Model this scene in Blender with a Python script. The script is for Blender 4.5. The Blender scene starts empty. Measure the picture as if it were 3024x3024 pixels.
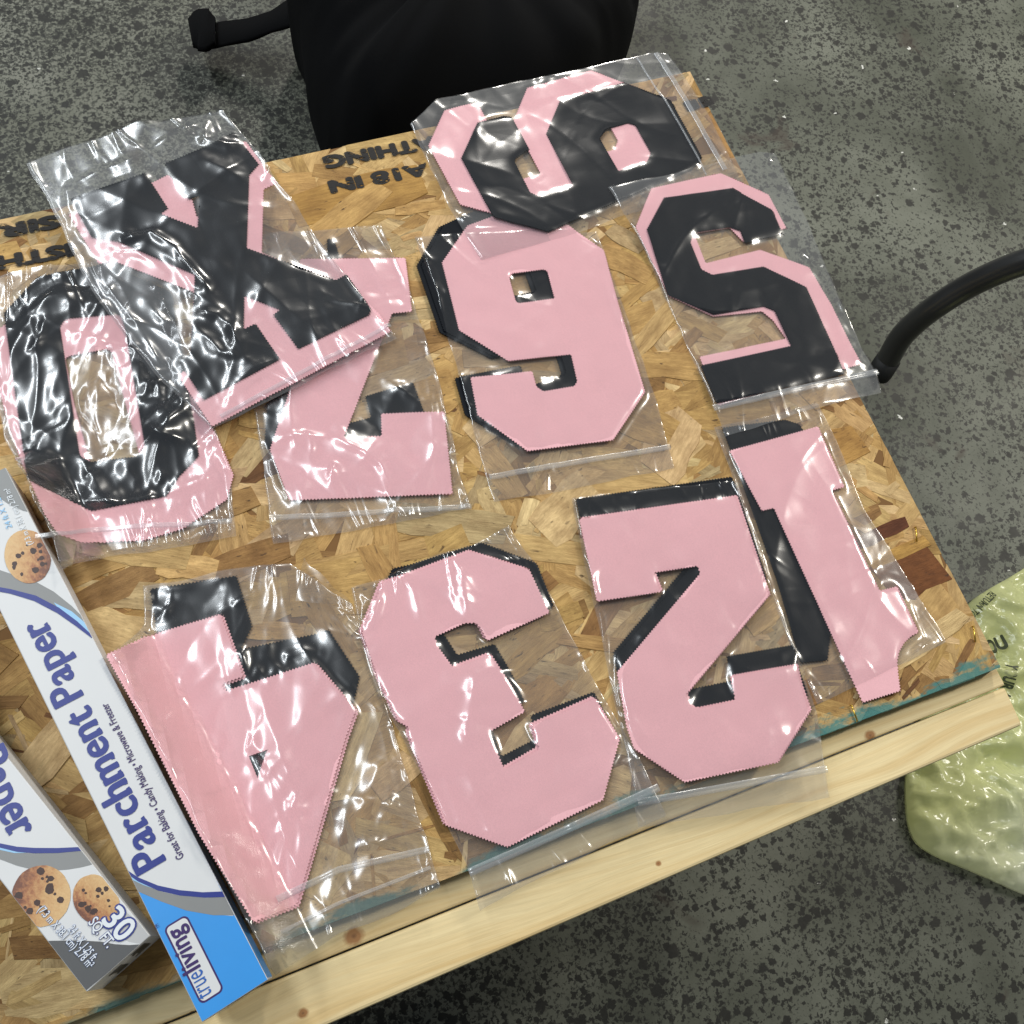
import bpy, bmesh, math, random
import numpy as np
from mathutils import Vector, Matrix, noise as mnoise
from mathutils.geometry import delaunay_2d_cdt, tessellate_polygon

random.seed(7)
C = bpy.context.scene.collection
SC = bpy.context.scene

# ------------------------------------------------------------------ camera
FOC = 3150.0                       # focal length in photo pixels (3024 wide)
PITCH, ROLL = math.radians(66.5), math.radians(21.0)
HT = 0.52                          # table top above the floor
HC = 0.80                          # camera above the table top
_n = np.array([math.sin(ROLL)*math.cos(PITCH), -math.cos(ROLL)*math.cos(PITCH), -math.sin(PITCH)])
def _pl(p):
    r = np.array([p[0]-1512.0, p[1]-1512.0, FOC])
    return r*(-1/(r@_n))
_x = _pl((2954, 1970))-_pl((233, 3010)); _x /= np.linalg.norm(_x)
_y = np.cross(_n, _x)
ROT = np.array([_x, _y, _n])       # camera (x right, y down, z forward) -> world
CAM = np.array([0.0, 0.0, HT+HC])
cam = bpy.data.cameras.new('camera'); camo = bpy.data.objects.new('camera', cam); C.objects.link(camo)
mw = Matrix.Identity(4)
for i in range(3):
    mw[i][0] = ROT[i][0]; mw[i][1] = -ROT[i][1]; mw[i][2] = -ROT[i][2]; mw[i][3] = CAM[i]
camo.matrix_world = mw
cam.sensor_width = 36; cam.lens = 36*FOC/3024; cam.clip_start = 0.02; cam.clip_end = 100
SC.camera = camo

# ------------------------------------------------------------------ light
w = bpy.data.worlds.new('World'); SC.world = w; w.use_nodes = True
bg = w.node_tree.nodes['Background']; bg.inputs[0].default_value = (0.80, 0.90, 1.0, 1); bg.inputs[1].default_value = 0.12
def lamp(name, loc, aim, sx, sy, power, col):
    l = bpy.data.lights.new(name, 'AREA'); l.shape = 'RECTANGLE'; l.size = sx; l.size_y = sy
    l.energy = power; l.color = col
    o = bpy.data.objects.new(name, l); C.objects.link(o); o.location = loc
    d = Vector(aim)-Vector(loc)
    o.rotation_euler = d.to_track_quat('-Z', 'Y').to_euler()
    return o
for _lx, _ly, _pw in ((-0.95, 1.0, 30), (-0.95, 2.5, 40), (-1.2, 4.0, 34), (-2.4, 1.8, 24)):
    lamp('ceiling_lamp', (_lx, _ly, 3.5), (_lx, _ly, 0), 0.30, 1.2, _pw, (0.90, 0.96, 1.0))
lamp('ceiling_lamp', (2.6, 4.9, 3.5), (2.4, 4.4, 0), 0.22, 1.2, 175, (1.0, 0.955, 0.88))
lamp('ceiling_lamp', (3.7, 0.8, 3.5), (3.3, 0.7, 0), 0.30, 1.2, 125, (1.0, 0.95, 0.85))
SC.view_settings.view_transform = 'Standard'; SC.view_settings.look = 'None'
SC.view_settings.exposure = 0.10; SC.view_settings.gamma = 1.0
SC.render.engine = 'CYCLES'
SC.cycles.transparent_max_bounces = 24; SC.cycles.max_bounces = 6; SC.cycles.diffuse_bounces = 3; SC.cycles.glossy_bounces = 3
SC.cycles.use_denoising = True
SC.cycles.sample_clamp_indirect = 8

# ------------------------------------------------------------------ helpers
def px(p, z=HT):
    """pixel of the photograph -> point of the place at height z"""
    d = ROT@np.array([p[0]-1512.0, p[1]-1512.0, FOC])
    return CAM+d*((z-CAM[2])/d[2])
K1 = 1024/1932
CR = dict(A0=(0, 0, K1), A=(1000, 0, K1), B=(2000, 0, K1), C=(0, 1000, K1), D=(1000, 1000, K1), E=(2000, 1000, K1),
          L=(0, 2000, K1), F=(1000, 2000, K1), G=(2000, 2000, K1), X1=(150, 330, 700/1932), Z0=(0, 780, 700/1932),
          X2=(500, 640, 700/1932), Q4=(300, 1650, 800/1932), S7=(700, 1100, 750/1932), N9=(1240, 180, 850/1932),
          PB=(0, 2200, 820/1932), T4=(0, 500, 500/1932), P=(0, 0, 1.0), R6=(2574, 1600, 450/1932), R7=(2574, 2000, 700/1932),
          TT=(500, 0, 800/1932), OT=(850, 350, 500/1932))
def pts(s):
    """'A 10,20 30,40 B 1,2' -> photo pixels; letters name a measuring frame"""
    out = []; o = CR['P']
    for t in s.split():
        if ',' in t:
            x, y = t.split(','); out.append((o[0]+float(x)*o[2], o[1]+float(y)*o[2]))
        else:
            o = CR[t]
    return out
def sim(poly, p1, p2, q1, q2):
    p1, p2, q1, q2 = (complex(*a) for a in (p1, p2, q1, q2))
    k = (q2-q1)/(p2-p1)
    r = [(complex(*a)-p1)*k+q1 for a in poly]
    return [(c.real, c.imag) for c in r]
def shift(poly, dx, dy): return [(a+dx, b+dy) for a, b in poly]
def inside(P, X, Y):
    P = np.asarray(P); r = np.zeros(np.shape(X), bool)
    for (x1, y1), (x2, y2) in zip(P, np.roll(P, -1, 0)):
        c = ((y1 > Y) != (y2 > Y))
        with np.errstate(divide='ignore', invalid='ignore'):
            r ^= c & (X < (x2-x1)*(Y-y1)/(y2-y1+1e-12)+x1)
    return r
def thing(name, label, cat, loc=(0, 0, 0), group=None):
    o = bpy.data.objects.new(name, None); C.objects.link(o); o.location = loc; o.empty_display_size = 0.05
    return tag(o, label, cat, group)
def tag(o, label=None, cat=None, group=None, kind=None):
    if label: o['label'] = label
    if cat: o['category'] = cat
    if group: o['group'] = group
    if kind: o['kind'] = kind
    return o
def mesh(name, verts, faces, mat, parent=None, smooth=False):
    me = bpy.data.meshes.new(name); me.from_pydata([tuple(v) for v in verts], [], faces); me.update()
    if smooth: me.polygons.foreach_set('use_smooth', [True]*len(me.polygons))
    return objm(name, me, mat, parent)
def wm(o):
    m = o.matrix_basis.copy()
    return m if o.parent is None else wm(o.parent)@o.matrix_parent_inverse@m
def objm(name, me, mat, parent=None):
    o = bpy.data.objects.new(name, me); C.objects.link(o)
    if mat is not None and not me.materials:
        for m in (mat if isinstance(mat, (list, tuple)) else [mat]): me.materials.append(m)
    if parent is not None:
        o.parent = parent
        o.matrix_parent_inverse = wm(parent).inverted()
    return o
def prism(name, top, z0, mat, parent, bev=0.0, seg=2):
    """closed block: top outline (list of 3D points, ccw from above), bottom straight below at z0"""
    bm = bmesh.new()
    t = [bm.verts.new(p) for p in top]; b = [bm.verts.new((p[0], p[1], z0)) for p in top]
    bm.faces.new(t); bm.faces.new(b[::-1]); n = len(t)
    for i in range(n): bm.faces.new((t[i], b[i], b[(i+1) % n], t[(i+1) % n]))
    bmesh.ops.recalc_face_normals(bm, faces=bm.faces)
    if bev: bmesh.ops.bevel(bm, geom=list(bm.edges), offset=bev, segments=seg, affect='EDGES', profile=0.5)
    me = bpy.data.meshes.new(name); bm.to_mesh(me); bm.free()
    return objm(name, me, mat, parent)

# ------------------------------------------------------------------ materials
class NT:
    def __init__(s, name):
        s.m = bpy.data.materials.new(name); s.m.use_nodes = True; s.t = s.m.node_tree; s.n = s.t.nodes
        s.b = s.n['Principled BSDF']; s.o = s.n['Material Output']
    def node(s, typ, ins=None, **kw):
        n = s.n.new(typ)
        for k, v in kw.items(): setattr(n, k, v)
        for k, v in (ins or {}).items():
            if isinstance(v, tuple) and len(v) == 2 and hasattr(v[0], 'outputs'): s.t.links.new(v[0].outputs[v[1]], n.inputs[k])
            elif hasattr(v, 'outputs'): s.t.links.new(v.outputs[0], n.inputs[k])
            else: n.inputs[k].default_value = v
        return n
    def link(s, a, i, b, j): s.t.links.new(a.outputs[i], b.inputs[j])
    def noise(s, vec, scale, detail=3, rough=0.55, dist=0.0):
        ins = {'Scale': scale, 'Detail': detail, 'Roughness': rough, 'Distortion': dist}
        if vec is not None: ins['Vector'] = vec
        return s.node('ShaderNodeTexNoise', ins)
    def ramp(s, fac, stops, interp='LINEAR'):
        n = s.node('ShaderNodeValToRGB', {'Fac': fac}); e = n.color_ramp.elements; n.color_ramp.interpolation = interp
        while len(e) < len(stops): e.new(0.5)
        for el, (p, c) in zip(e, stops):
            el.position = p; el.color = (c, c, c, 1) if isinstance(c, (int, float)) else (*c, 1)
        return n
    def mix(s, fac, a, b, mode='MIX'):
        n = s.node('ShaderNodeMix', data_type='RGBA', blend_type=mode)
        for sock, v in ((n.inputs[0], fac), (n.inputs[6], a), (n.inputs[7], b)):
            if isinstance(v, tuple) and len(v) == 2 and hasattr(v[0], 'outputs'): s.t.links.new(v[0].outputs[v[1]], sock)
            elif hasattr(v, 'outputs'):
                s.t.links.new(v.outputs[2] if v.bl_idname == 'ShaderNodeMix' else v.outputs[0], sock)
            elif isinstance(v, (int, float)): sock.default_value = v if sock.type == 'VALUE' else (v, v, v, 1)
            else: sock.default_value = (*v, 1)
        return n
    def math(s, op, a, b=0.0, c=None):
        n = s.node('ShaderNodeMath', operation=op)
        for k, v in enumerate((a, b) if c is None else (a, b, c)):
            if isinstance(v, tuple): s.t.links.new(v[0].outputs[v[1]], n.inputs[k])
            elif hasattr(v, 'outputs'): s.t.links.new(v.outputs[0], n.inputs[k])
            else: n.inputs[k].default_value = v
        return n
    def mapping(s, vec, scale=(1, 1, 1), rot=(0, 0, 0)):
        return s.node('ShaderNodeMapping', {'Vector': vec, 'Scale': scale, 'Rotation': rot})
    def bump(s, h, strength, dist):
        return s.node('ShaderNodeBump', {'Height': h, 'Strength': strength, 'Distance': dist})
    def col(s, c):
        if hasattr(c, 'outputs'): s.t.links.new(c.outputs[2] if c.bl_idname == 'ShaderNodeMix' else c.outputs[0], s.b.inputs['Base Color'])
        else: s.b.inputs['Base Color'].default_value = (*c, 1)
        return s
    def set(s, **kw):
        for k, v in kw.items():
            k = k.replace('_', ' ')
            if hasattr(v, 'outputs'): s.t.links.new(v.outputs[0], s.b.inputs[k])
            else: s.b.inputs[k].default_value = v
        return s

def plain(name, c, rough=0.5, spec=0.5, var=0.06, scale=40):
    t = NT(name); p = t.node('ShaderNodeNewGeometry')
    n = t.noise((p, 'Position'), scale, 3)
    t.col(t.mix(n, tuple(x*(1-var) for x in c), tuple(min(1, x*(1+var)) for x in c)))
    t.set(Roughness=rough, Specular_IOR_Level=spec)
    return t.m

YF = px((1600, 2487))[1]             # y of the board's front edge
def osb_mat(name, src):
    t = NT(name)
    if src == 'object':
        oi = t.node('ShaderNodeObjectInfo'); base = (oi, 'Color'); rnd = (oi, 'Random')
    else:
        at = t.node('ShaderNodeAttribute', attribute_name='tone'); base = (at, 'Color'); rnd = (at, 'Alpha')
    lc = t.node('ShaderNodeAttribute', attribute_name='lc')
    g = t.node('ShaderNodeNewGeometry')
    pos = (g, 'Position')
    off = t.node('ShaderNodeCombineXYZ', {'X': t.math('MULTIPLY', rnd, 37.0), 'Y': t.math('MULTIPLY', rnd, 91.0), 'Z': 0.0})
    v = t.node('ShaderNodeVectorMath', {0: (lc, 'Vector'), 1: (off, 'Vector')}, operation='ADD')
    grain = t.noise(t.mapping(v, (22, 190, 1)), 1.0, 6, 0.72)
    blot = t.noise(t.mapping(v, (40, 90, 1)), 1.0, 4, 0.6)
    fib = t.noise(t.mapping(v, (90, 800, 1)), 1.0, 4, 0.75)
    c = t.mix(t.ramp(grain, [(0.30, 0.0), (0.68, 1.0)]), (0.80, 0.76, 0.70), (1.16, 1.15, 1.12))
    c = t.mix(1.0, c, t.mix(t.ramp(fib, [(0.32, 0.0), (0.66, 1.0)]), (0.80, 0.77, 0.72), (1.13, 1.13, 1.12)), 'MULTIPLY')
    c = t.mix(1.0, base, c, 'MULTIPLY')
    c2 = t.mix(t.ramp(blot, [(0.35, 0.0), (0.7, 1.0)]), (0.72, 0.66, 0.60), (1.15, 1.14, 1.10))
    c = t.mix(1.0, c, c2, 'MULTIPLY')
    # bark specks
    sp = t.noise(t.mapping(v, (110, 420, 1)), 1.0, 3, 0.55); spm = t.noise(pos, 30, 2)
    k = t.math('MULTIPLY', t.ramp(sp, [(0.62, 0.0), (0.70, 0.9)]), t.ramp(spm, [(0.42, 0.0), (0.60, 1.0)]))
    c = t.mix(k, c, (0.045, 0.022, 0.012))
    # worn teal edge paint
    sx = t.node('ShaderNodeSeparateXYZ', {0: pos})
    dy = t.math('SUBTRACT', (sx, 'Y'), YF)
    nz = t.noise(t.mapping(pos, (18, 45, 30)), 1.0, 5, 0.65)
    reach = t.math('MULTIPLY_ADD', nz, 0.052, -0.0185)
    side = t.node('ShaderNodeMapRange', {'Value': (sx, 'X'), 'From Min': -0.30, 'From Max': 0.33, 'To Min': 0.35, 'To Max': 1.0})
    m = t.math('MULTIPLY', t.math('SUBTRACT', t.math('MULTIPLY', reach, side), dy), 190.0)
    m = t.node('ShaderNodeClamp', {'Value': m, 'Min': 0.0, 'Max': 0.86})
    c = t.mix(m, c, t.mix(side, (0.085, 0.125, 0.10), (0.035, 0.205, 0.20)))
    t.col(c); t.set(Roughness=0.72, Specular_IOR_Level=0.3)
    t.set(Normal=t.bump(t.math('ADD', grain, fib), 0.8, 0.0007))
    return t.m
M = {}
M['strand'] = osb_mat('osb_strand', 'object')
M['strand_mass'] = osb_mat('osb_strand_mass', 'attr')
def lumber(name, seed, knots):
    t = NT(name); tc = t.node('ShaderNodeNewGeometry')
    ad = t.node('ShaderNodeVectorMath', {0: (tc, 'Position'), 1: (seed, seed*0.7, seed*0.3)}, operation='ADD')
    bend = t.noise(t.mapping(ad, (2.2, 9, 9)), 1.0, 2)
    sh = t.node('ShaderNodeVectorMath', {0: ad, 1: t.node('ShaderNodeCombineXYZ', {'Y': t.math('MULTIPLY', bend, 0.07)})}, operation='ADD')
    rings = t.noise(t.mapping(sh, (2.5, 120, 120)), 1.0, 3, 0.5)
    fine = t.noise(t.mapping(sh, (30, 900, 900)), 1.0, 3, 0.6)
    blot = t.noise(ad, 9, 3)
    c = t.ramp(rings, [(0.28, (0.77, 0.60, 0.32)), (0.5, (0.83, 0.69, 0.405)), (0.74, (0.69, 0.50, 0.235))])
    c = t.mix(1.0, c, t.mix(fine, (0.80, 0.78, 0.74), (1.14, 1.14, 1.14)), 'MULTIPLY')
    c = t.mix(1.0, c, t.mix(blot, (0.84, 0.80, 0.74), (1.10, 1.10, 1.10)), 'MULTIPLY')
    for (kx, ky, r) in knots:
        dv = t.node('ShaderNodeVectorMath', {0: t.mapping((tc, 'Position'), (1, 1.2, 0)), 1: (kx, ky*1.2, 0)}, operation='DISTANCE')
        wob = t.math('MULTIPLY_ADD', t.noise((tc, 'Position'), 300, 2), 0.5, 0.75)
        q = t.math('DIVIDE', (dv, 'Value'), t.math('MULTIPLY', wob, r))
        c = t.mix(t.ramp(q, [(0.55, 1.0), (1.0, 0.0)]), c, (0.36, 0.175, 0.065))
        c = t.mix(t.math('MULTIPLY', t.ramp(q, [(0.0, 1.0), (0.3, 0.0)]), 0.8), c, (0.15, 0.07, 0.03))
    t.col(c); t.set(Roughness=0.62, Specular_IOR_Level=0.35, Normal=t.bump(fine, 0.35, 0.0004))
    return t.m
def fabric(name, c, rough, sheen, strength):
    t = NT(name); g = t.node('ShaderNodeNewGeometry'); pos = (g, 'Position')
    wv = t.node('ShaderNodeTexWave', {'Vector': t.mapping(pos, rot=(0, 0, 0.6)), 'Scale': 300.0, 'Distortion': 1.0, 'Detail': 1.0})
    n = t.noise(pos, 1000, 2); big = t.noise(pos, 30, 4, 0.6)
    cc = t.mix(big, tuple(x*0.95 for x in c), tuple(x*1.04 for x in c))
    cc = t.mix(1.0, cc, t.mix(n, (0.87, 0.87, 0.87), (1.10, 1.10, 1.10)), 'MULTIPLY')
    t.col(cc); t.set(Roughness=rough, Specular_IOR_Level=0.3, Sheen_Weight=sheen, Normal=t.bump(t.math('ADD', (wv, 'Fac'), n), strength, 0.0003))
    return t.m
M['pink'] = fabric('pink_twill', (0.84, 0.470, 0.508), 0.75, 0.0, 0.22)
M['black'] = fabric('black_twill', (0.0060, 0.0080, 0.0118), 0.62, 0.0, 0.35); M['black'].node_tree.nodes['Principled BSDF'].inputs['Specular IOR Level'].default_value = 0.12
def film(name, tint, haze, rough, amp, scale, broad=0.16, refl=0.07):
    t = NT(name); t.n.remove(t.b); g = t.node('ShaderNodeNewGeometry'); pos = (g, 'Position')
    w1 = t.noise(pos, scale*0.35, 2, 0.5)
    wv = t.node('ShaderNodeVectorMath', {0: pos, 1: t.node('ShaderNodeVectorMath', {0: (w1, 'Color'), 'Scale': 0.05}, operation='SCALE')}, operation='ADD')
    n1 = t.noise(t.mapping(wv, (1.0, 0.30, 1), (0, 0, 0.5)), scale, 2, 0.5, 0.4); n2 = t.noise(t.mapping(wv, (0.25, 1.0, 1), (0, 0, -0.3)), scale*1.6, 2, 0.5, 0.4)
    rdg = t.math('ABSOLUTE', t.math('SUBTRACT', n1, 0.5)); rd2 = t.math('ABSOLUTE', t.math('SUBTRACT', n2, 0.5))
    h = t.math('MULTIPLY_ADD', rd2, 0.6, rdg)
    bp = t.bump(h, 1.0, amp)
    lw = t.node('ShaderNodeLayerWeight', {'Blend': 0.5, 'Normal': bp})
    f = t.math('MULTIPLY_ADD', t.math('POWER', (lw, 'Facing'), 4.5), 0.85, refl)
    tr = t.node('ShaderNodeBsdfTransparent', {'Color': (*tint, 1)})
    gl = t.node('ShaderNodeBsdfAnisotropic', {'Color': (1, 1, 1, 1), 'Roughness': rough, 'Normal': bp})
    g2 = t.node('ShaderNodeBsdfAnisotropic', {'Color': (1, 1, 1, 1), 'Roughness': 0.30, 'Normal': bp})
    gm = t.node('ShaderNodeMixShader', {0: broad, 1: gl, 2: g2})
    df = t.node('ShaderNodeBsdfDiffuse', {'Color': (0.8, 0.82, 0.84, 1)})
    a = t.node('ShaderNodeMixShader', {0: haze, 1: tr, 2: df})
    b = t.node('ShaderNodeMixShader', {0: f, 1: a, 2: gm})
    t.link(b, 0, t.o, 0)
    return t.m
M['film_flat'] = film('clear_film', (0.955, 0.955, 0.955), 0.006, 0.16, 0.0006, 15, 0.16)
M['film_crumpled'] = film('crumpled_film', (0.95, 0.95, 0.95), 0.006, 0.17, 0.0011, 13, 0.38, 0.10)
M['film_under'] = film('film_back', (0.93, 0.925, 0.93), 0.085, 0.15, 0.0006, 26, 0.3, 0.04)
M['zip'] = film('zip_strip', (0.90, 0.91, 0.93), 0.20, 0.22, 0.0004, 60)
M['card'] = plain('white_carton', (0.66, 0.67, 0.68), 0.42, 0.4, 0.03)
M['navy'] = plain('navy_print', (0.016, 0.030, 0.225), 0.40, 0.4)
M['grey'] = plain('grey_print', (0.23, 0.235, 0.235), 0.40, 0.4)
M['grey_dark'] = plain('dark_grey_print', (0.085, 0.087, 0.09), 0.42, 0.4)
M['grey_pale'] = plain('pale_grey_print', (0.47, 0.475, 0.48), 0.42, 0.4)
M['blue'] = plain('sky_blue_print', (0.035, 0.29, 0.74), 0.40, 0.4)
M['pale_blue'] = plain('pale_blue_print', (0.30, 0.55, 0.80), 0.40, 0.4)
M['indigo'] = plain('indigo_print', (0.035, 0.012, 0.115), 0.40, 0.4)
M['mid_blue'] = plain('mid_blue_print', (0.02, 0.11, 0.42), 0.40, 0.4)
M['white_ink'] = plain('white_print', (0.72, 0.76, 0.80), 0.42, 0.4)
M['chip'] = plain('chocolate_print', (0.045, 0.016, 0.009), 0.42, 0.4, 0.35, 300)
def cookie():
    t = NT('cookie_print'); lc = t.node('ShaderNodeAttribute', attribute_name='lc')
    n = t.noise((lc, 'Vector'), 5.0, 5, 0.65)
    g = t.node('ShaderNodeSeparateXYZ', {0: (lc, 'Vector')})
    e = t.math('ADD', t.math('MULTIPLY', (g, 'X'), 0.42), t.math('MULTIPLY', t.math('SUBTRACT', n, 0.5), 0.9))
    c = t.ramp(t.math('ADD', e, 0.5), [(0.12, (0.16, 0.045, 0.014)), (0.30, (0.38, 0.145, 0.045)), (0.52, (0.56, 0.31, 0.115)), (0.85, (0.66, 0.43, 0.19))])
    c = t.mix(1.0, c, t.mix(t.noise((lc, 'Vector'), 14, 3), (0.8, 0.78, 0.75), (1.12, 1.12, 1.12)), 'MULTIPLY')
    t.col(c); t.set(Roughness=0.42); return t.m
M['cookie'] = cookie()
def ink():
    t = NT('stencil_ink'); t.col((0.018, 0.016, 0.015)); t.set(Roughness=0.8); g = t.node('ShaderNodeNewGeometry')
    n = t.noise(t.mapping((g, 'Position'), (150, 420, 1)), 1.0, 4, 0.6)
    tr = t.node('ShaderNodeBsdfTransparent')
    m = t.node('ShaderNodeMixShader', {0: t.ramp(n, [(0.36, 0.0), (0.46, 0.90)]), 1: tr, 2: t.b})
    t.link(m, 0, t.o, 0); return t.m
M['ink'] = ink()
M['bag_ink'] = plain('green_black_print', (0.03, 0.04, 0.012), 0.5, 0.4)
def floor_mat():
    t = NT('speckled_concrete'); g = t.node('ShaderNodeNewGeometry'); pos = (g, 'Position')
    n = t.noise(pos, 2.6, 5, 0.6); n2 = t.noise(pos, 14, 4, 0.65)
    sx = t.node('ShaderNodeSeparateXYZ', {0: pos})
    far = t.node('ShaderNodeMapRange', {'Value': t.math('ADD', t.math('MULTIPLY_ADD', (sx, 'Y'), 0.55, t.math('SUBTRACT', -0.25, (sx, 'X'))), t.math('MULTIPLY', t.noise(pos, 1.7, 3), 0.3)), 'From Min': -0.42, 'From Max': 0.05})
    c = t.mix(far, t.mix(t.ramp(t.noise(pos, 3.0, 5, 0.62, 0.4), [(0.36, 0.0), (0.62, 1.0)]), (0.048, 0.053, 0.038), (0.142, 0.149, 0.124)), t.mix(t.ramp(n, [(0.36, 0.0), (0.64, 1.0)]), (0.098, 0.101, 0.078), (0.185, 0.187, 0.162)))  # right side: own greener concrete, further darkened in colour for dimmer light there
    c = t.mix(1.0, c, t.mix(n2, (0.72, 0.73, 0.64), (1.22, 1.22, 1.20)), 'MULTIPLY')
    gr = t.noise(pos, 420, 2)
    c = t.mix(1.0, c, t.mix(gr, (0.82, 0.82, 0.82), (1.16, 1.16, 1.16)), 'MULTIPLY')
    # dark aggregate: fine grit everywhere, grains of two sizes, denser to the far left
    fine = t.noise(pos, 190, 3, 0.6, 0.3)
    wr = t.node('ShaderNodeVectorMath', {0: pos, 1: t.node('ShaderNodeVectorMath', {0: (t.noise(pos, 160, 3, 0.6), 'Color'), 'Scale': 0.016}, operation='SCALE')}, operation='ADD')
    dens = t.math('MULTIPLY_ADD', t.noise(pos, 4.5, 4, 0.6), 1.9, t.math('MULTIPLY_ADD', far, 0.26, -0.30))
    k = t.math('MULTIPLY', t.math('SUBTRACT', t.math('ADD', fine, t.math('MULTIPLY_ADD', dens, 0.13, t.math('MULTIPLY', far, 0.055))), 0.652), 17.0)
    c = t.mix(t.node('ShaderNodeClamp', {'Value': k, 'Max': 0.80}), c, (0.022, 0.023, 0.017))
    for sc, rad in ((150.0, 0.52), (80.0, 0.46), (30.0, 0.30)):
        vo = t.node('ShaderNodeTexVoronoi', {'Vector': wr, 'Scale': sc, 'Randomness': 1.0}, voronoi_dimensions='2D')
        vs = t.node('ShaderNodeSeparateColor', {0: (vo, 'Color')})
        rr = t.math('MULTIPLY', t.math('MULTIPLY', (vs, 'Red'), rad), t.math('LESS_THAN', (vs, 'Green'), dens))
        k = t.math('MULTIPLY', t.math('SUBTRACT', rr, (vo, 'Distance')), 14.0)
        c = t.mix(t.node('ShaderNodeClamp', {'Value': k, 'Max': 0.95}), c, (0.012, 0.012, 0.009))
    st = t.noise(pos, 7, 4, 0.6, 0.5)
    c = t.mix(t.math('MULTIPLY', t.ramp(st, [(0.64, 0.0), (0.70, 1.0)]), 0.6), c, (0.040, 0.026, 0.018))
    vo = t.node('ShaderNodeTexVoronoi', {'Vector': wr, 'Scale': 11.0, 'Randomness': 1.0}, voronoi_dimensions='2D')
    wsel = t.node('ShaderNodeSeparateColor', {0: (vo, 'Color')})
    kk = t.math('MULTIPLY', t.math('LESS_THAN', (vo, 'Distance'), t.math('MULTIPLY', (wsel, 'Red'), 0.032)), t.math('GREATER_THAN', (wsel, 'Green'), 0.5))
    c = t.mix(kk, c, (0.62, 0.62, 0.58))
    t.col(c); t.set(Roughness=t.math('MULTIPLY_ADD', n2, 0.3, 0.42), Specular_IOR_Level=0.4, Normal=t.bump(fine, 0.15, 0.001))
    return t.m
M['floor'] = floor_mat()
M['tote'] = fabric('black_canvas', (0.0036, 0.0037, 0.0042), 0.95, 0.0, 0.5); M['tote'].node_tree.nodes['Principled BSDF'].inputs['Specular IOR Level'].default_value = 0.12
M['tube'] = plain('black_enamel', (0.028, 0.028, 0.028), 0.28, 0.6)
M['rubber'] = plain('black_rubber', (0.010, 0.010, 0.010), 0.6, 0.4)
M['staple'] = plain('brass_staple', (0.72, 0.50, 0.10), 0.28, 0.5); M['staple'].node_tree.nodes['Principled BSDF'].inputs['Metallic'].default_value = 1.0
def carrier():
    t = NT('green_carrier_film'); t.n.remove(t.b); g = t.node('ShaderNodeNewGeometry'); pos = (g, 'Position')
    bp = t.bump(t.math('ABSOLUTE', t.math('SUBTRACT', t.noise(t.mapping(pos, (1, 0.4, 1), (0, 0, 0.7)), 20, 2, 0.5, 0.8), 0.5)), 1.0, 0.010)
    lw = t.node('ShaderNodeLayerWeight', {'Blend': 0.5, 'Normal': bp})
    f = t.math('MULTIPLY_ADD', t.math('POWER', (lw, 'Facing'), 4.0), 0.6, 0.04)
    sx = t.node('ShaderNodeSeparateXYZ', {0: pos})
    gy = t.node('ShaderNodeMapRange', {'Value': t.math('ADD', (sx, 'Y'), t.math('MULTIPLY', t.math('SUBTRACT', t.noise(pos, 9, 2), 0.5), 0.16)), 'From Min': -0.28, 'From Max': -0.10})
    colr = t.mix(gy, (0.93, 0.95, 0.90), (0.95, 0.98, 0.50))
    tr = t.node('ShaderNodeBsdfTransparent', {'Color': (0.95, 0.97, 0.88, 1)})
    df = t.node('ShaderNodeBsdfDiffuse'); tl = t.node('ShaderNodeBsdfTranslucent')
    t.link(colr, 2, df, 0); t.link(colr, 2, tl, 0)
    body = t.node('ShaderNodeMixShader', {0: 0.16, 1: df, 2: tl})
    a = t.node('ShaderNodeMixShader', {0: 0.44, 1: tr, 2: body})
    gl = t.node('ShaderNodeBsdfAnisotropic', {'Color': (1, 1, 1, 1), 'Roughness': 0.24, 'Normal': bp})
    b = t.node('ShaderNodeMixShader', {0: f, 1: a, 2: gl}); t.link(b, 0, t.o, 0); return t.m
M['carrier'] = carrier()

# ------------------------------------------------------------------ lettering (built first: cheap while the scene is empty)
_tc = {}
def glyphs(text, bold=0.0):
    """flat mesh data of a line of sans lettering, cap height 1, starting at x = 0"""
    k = (text, bold)
    if k not in _tc:
        cu = bpy.data.curves.new('lettering', 'FONT'); cu.body = text; cu.size = 1.0; cu.fill_mode = 'FRONT'; cu.offset = bold
        cu.resolution_u = 4
        o = bpy.data.objects.new('lettering', cu); C.objects.link(o)
        dg = bpy.context.evaluated_depsgraph_get(); me = bpy.data.meshes.new_from_object(o.evaluated_get(dg))
        V = np.array([tuple(v.co)[:2] for v in me.vertices]); Fc = [tuple(p.vertices) for p in me.polygons]
        bpy.data.objects.remove(o); bpy.data.curves.remove(cu); bpy.data.meshes.remove(me)
        _tc[k] = (V, Fc)
    return _tc[k]
CAPH = glyphs('H')[0][:, 1].max()
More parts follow.
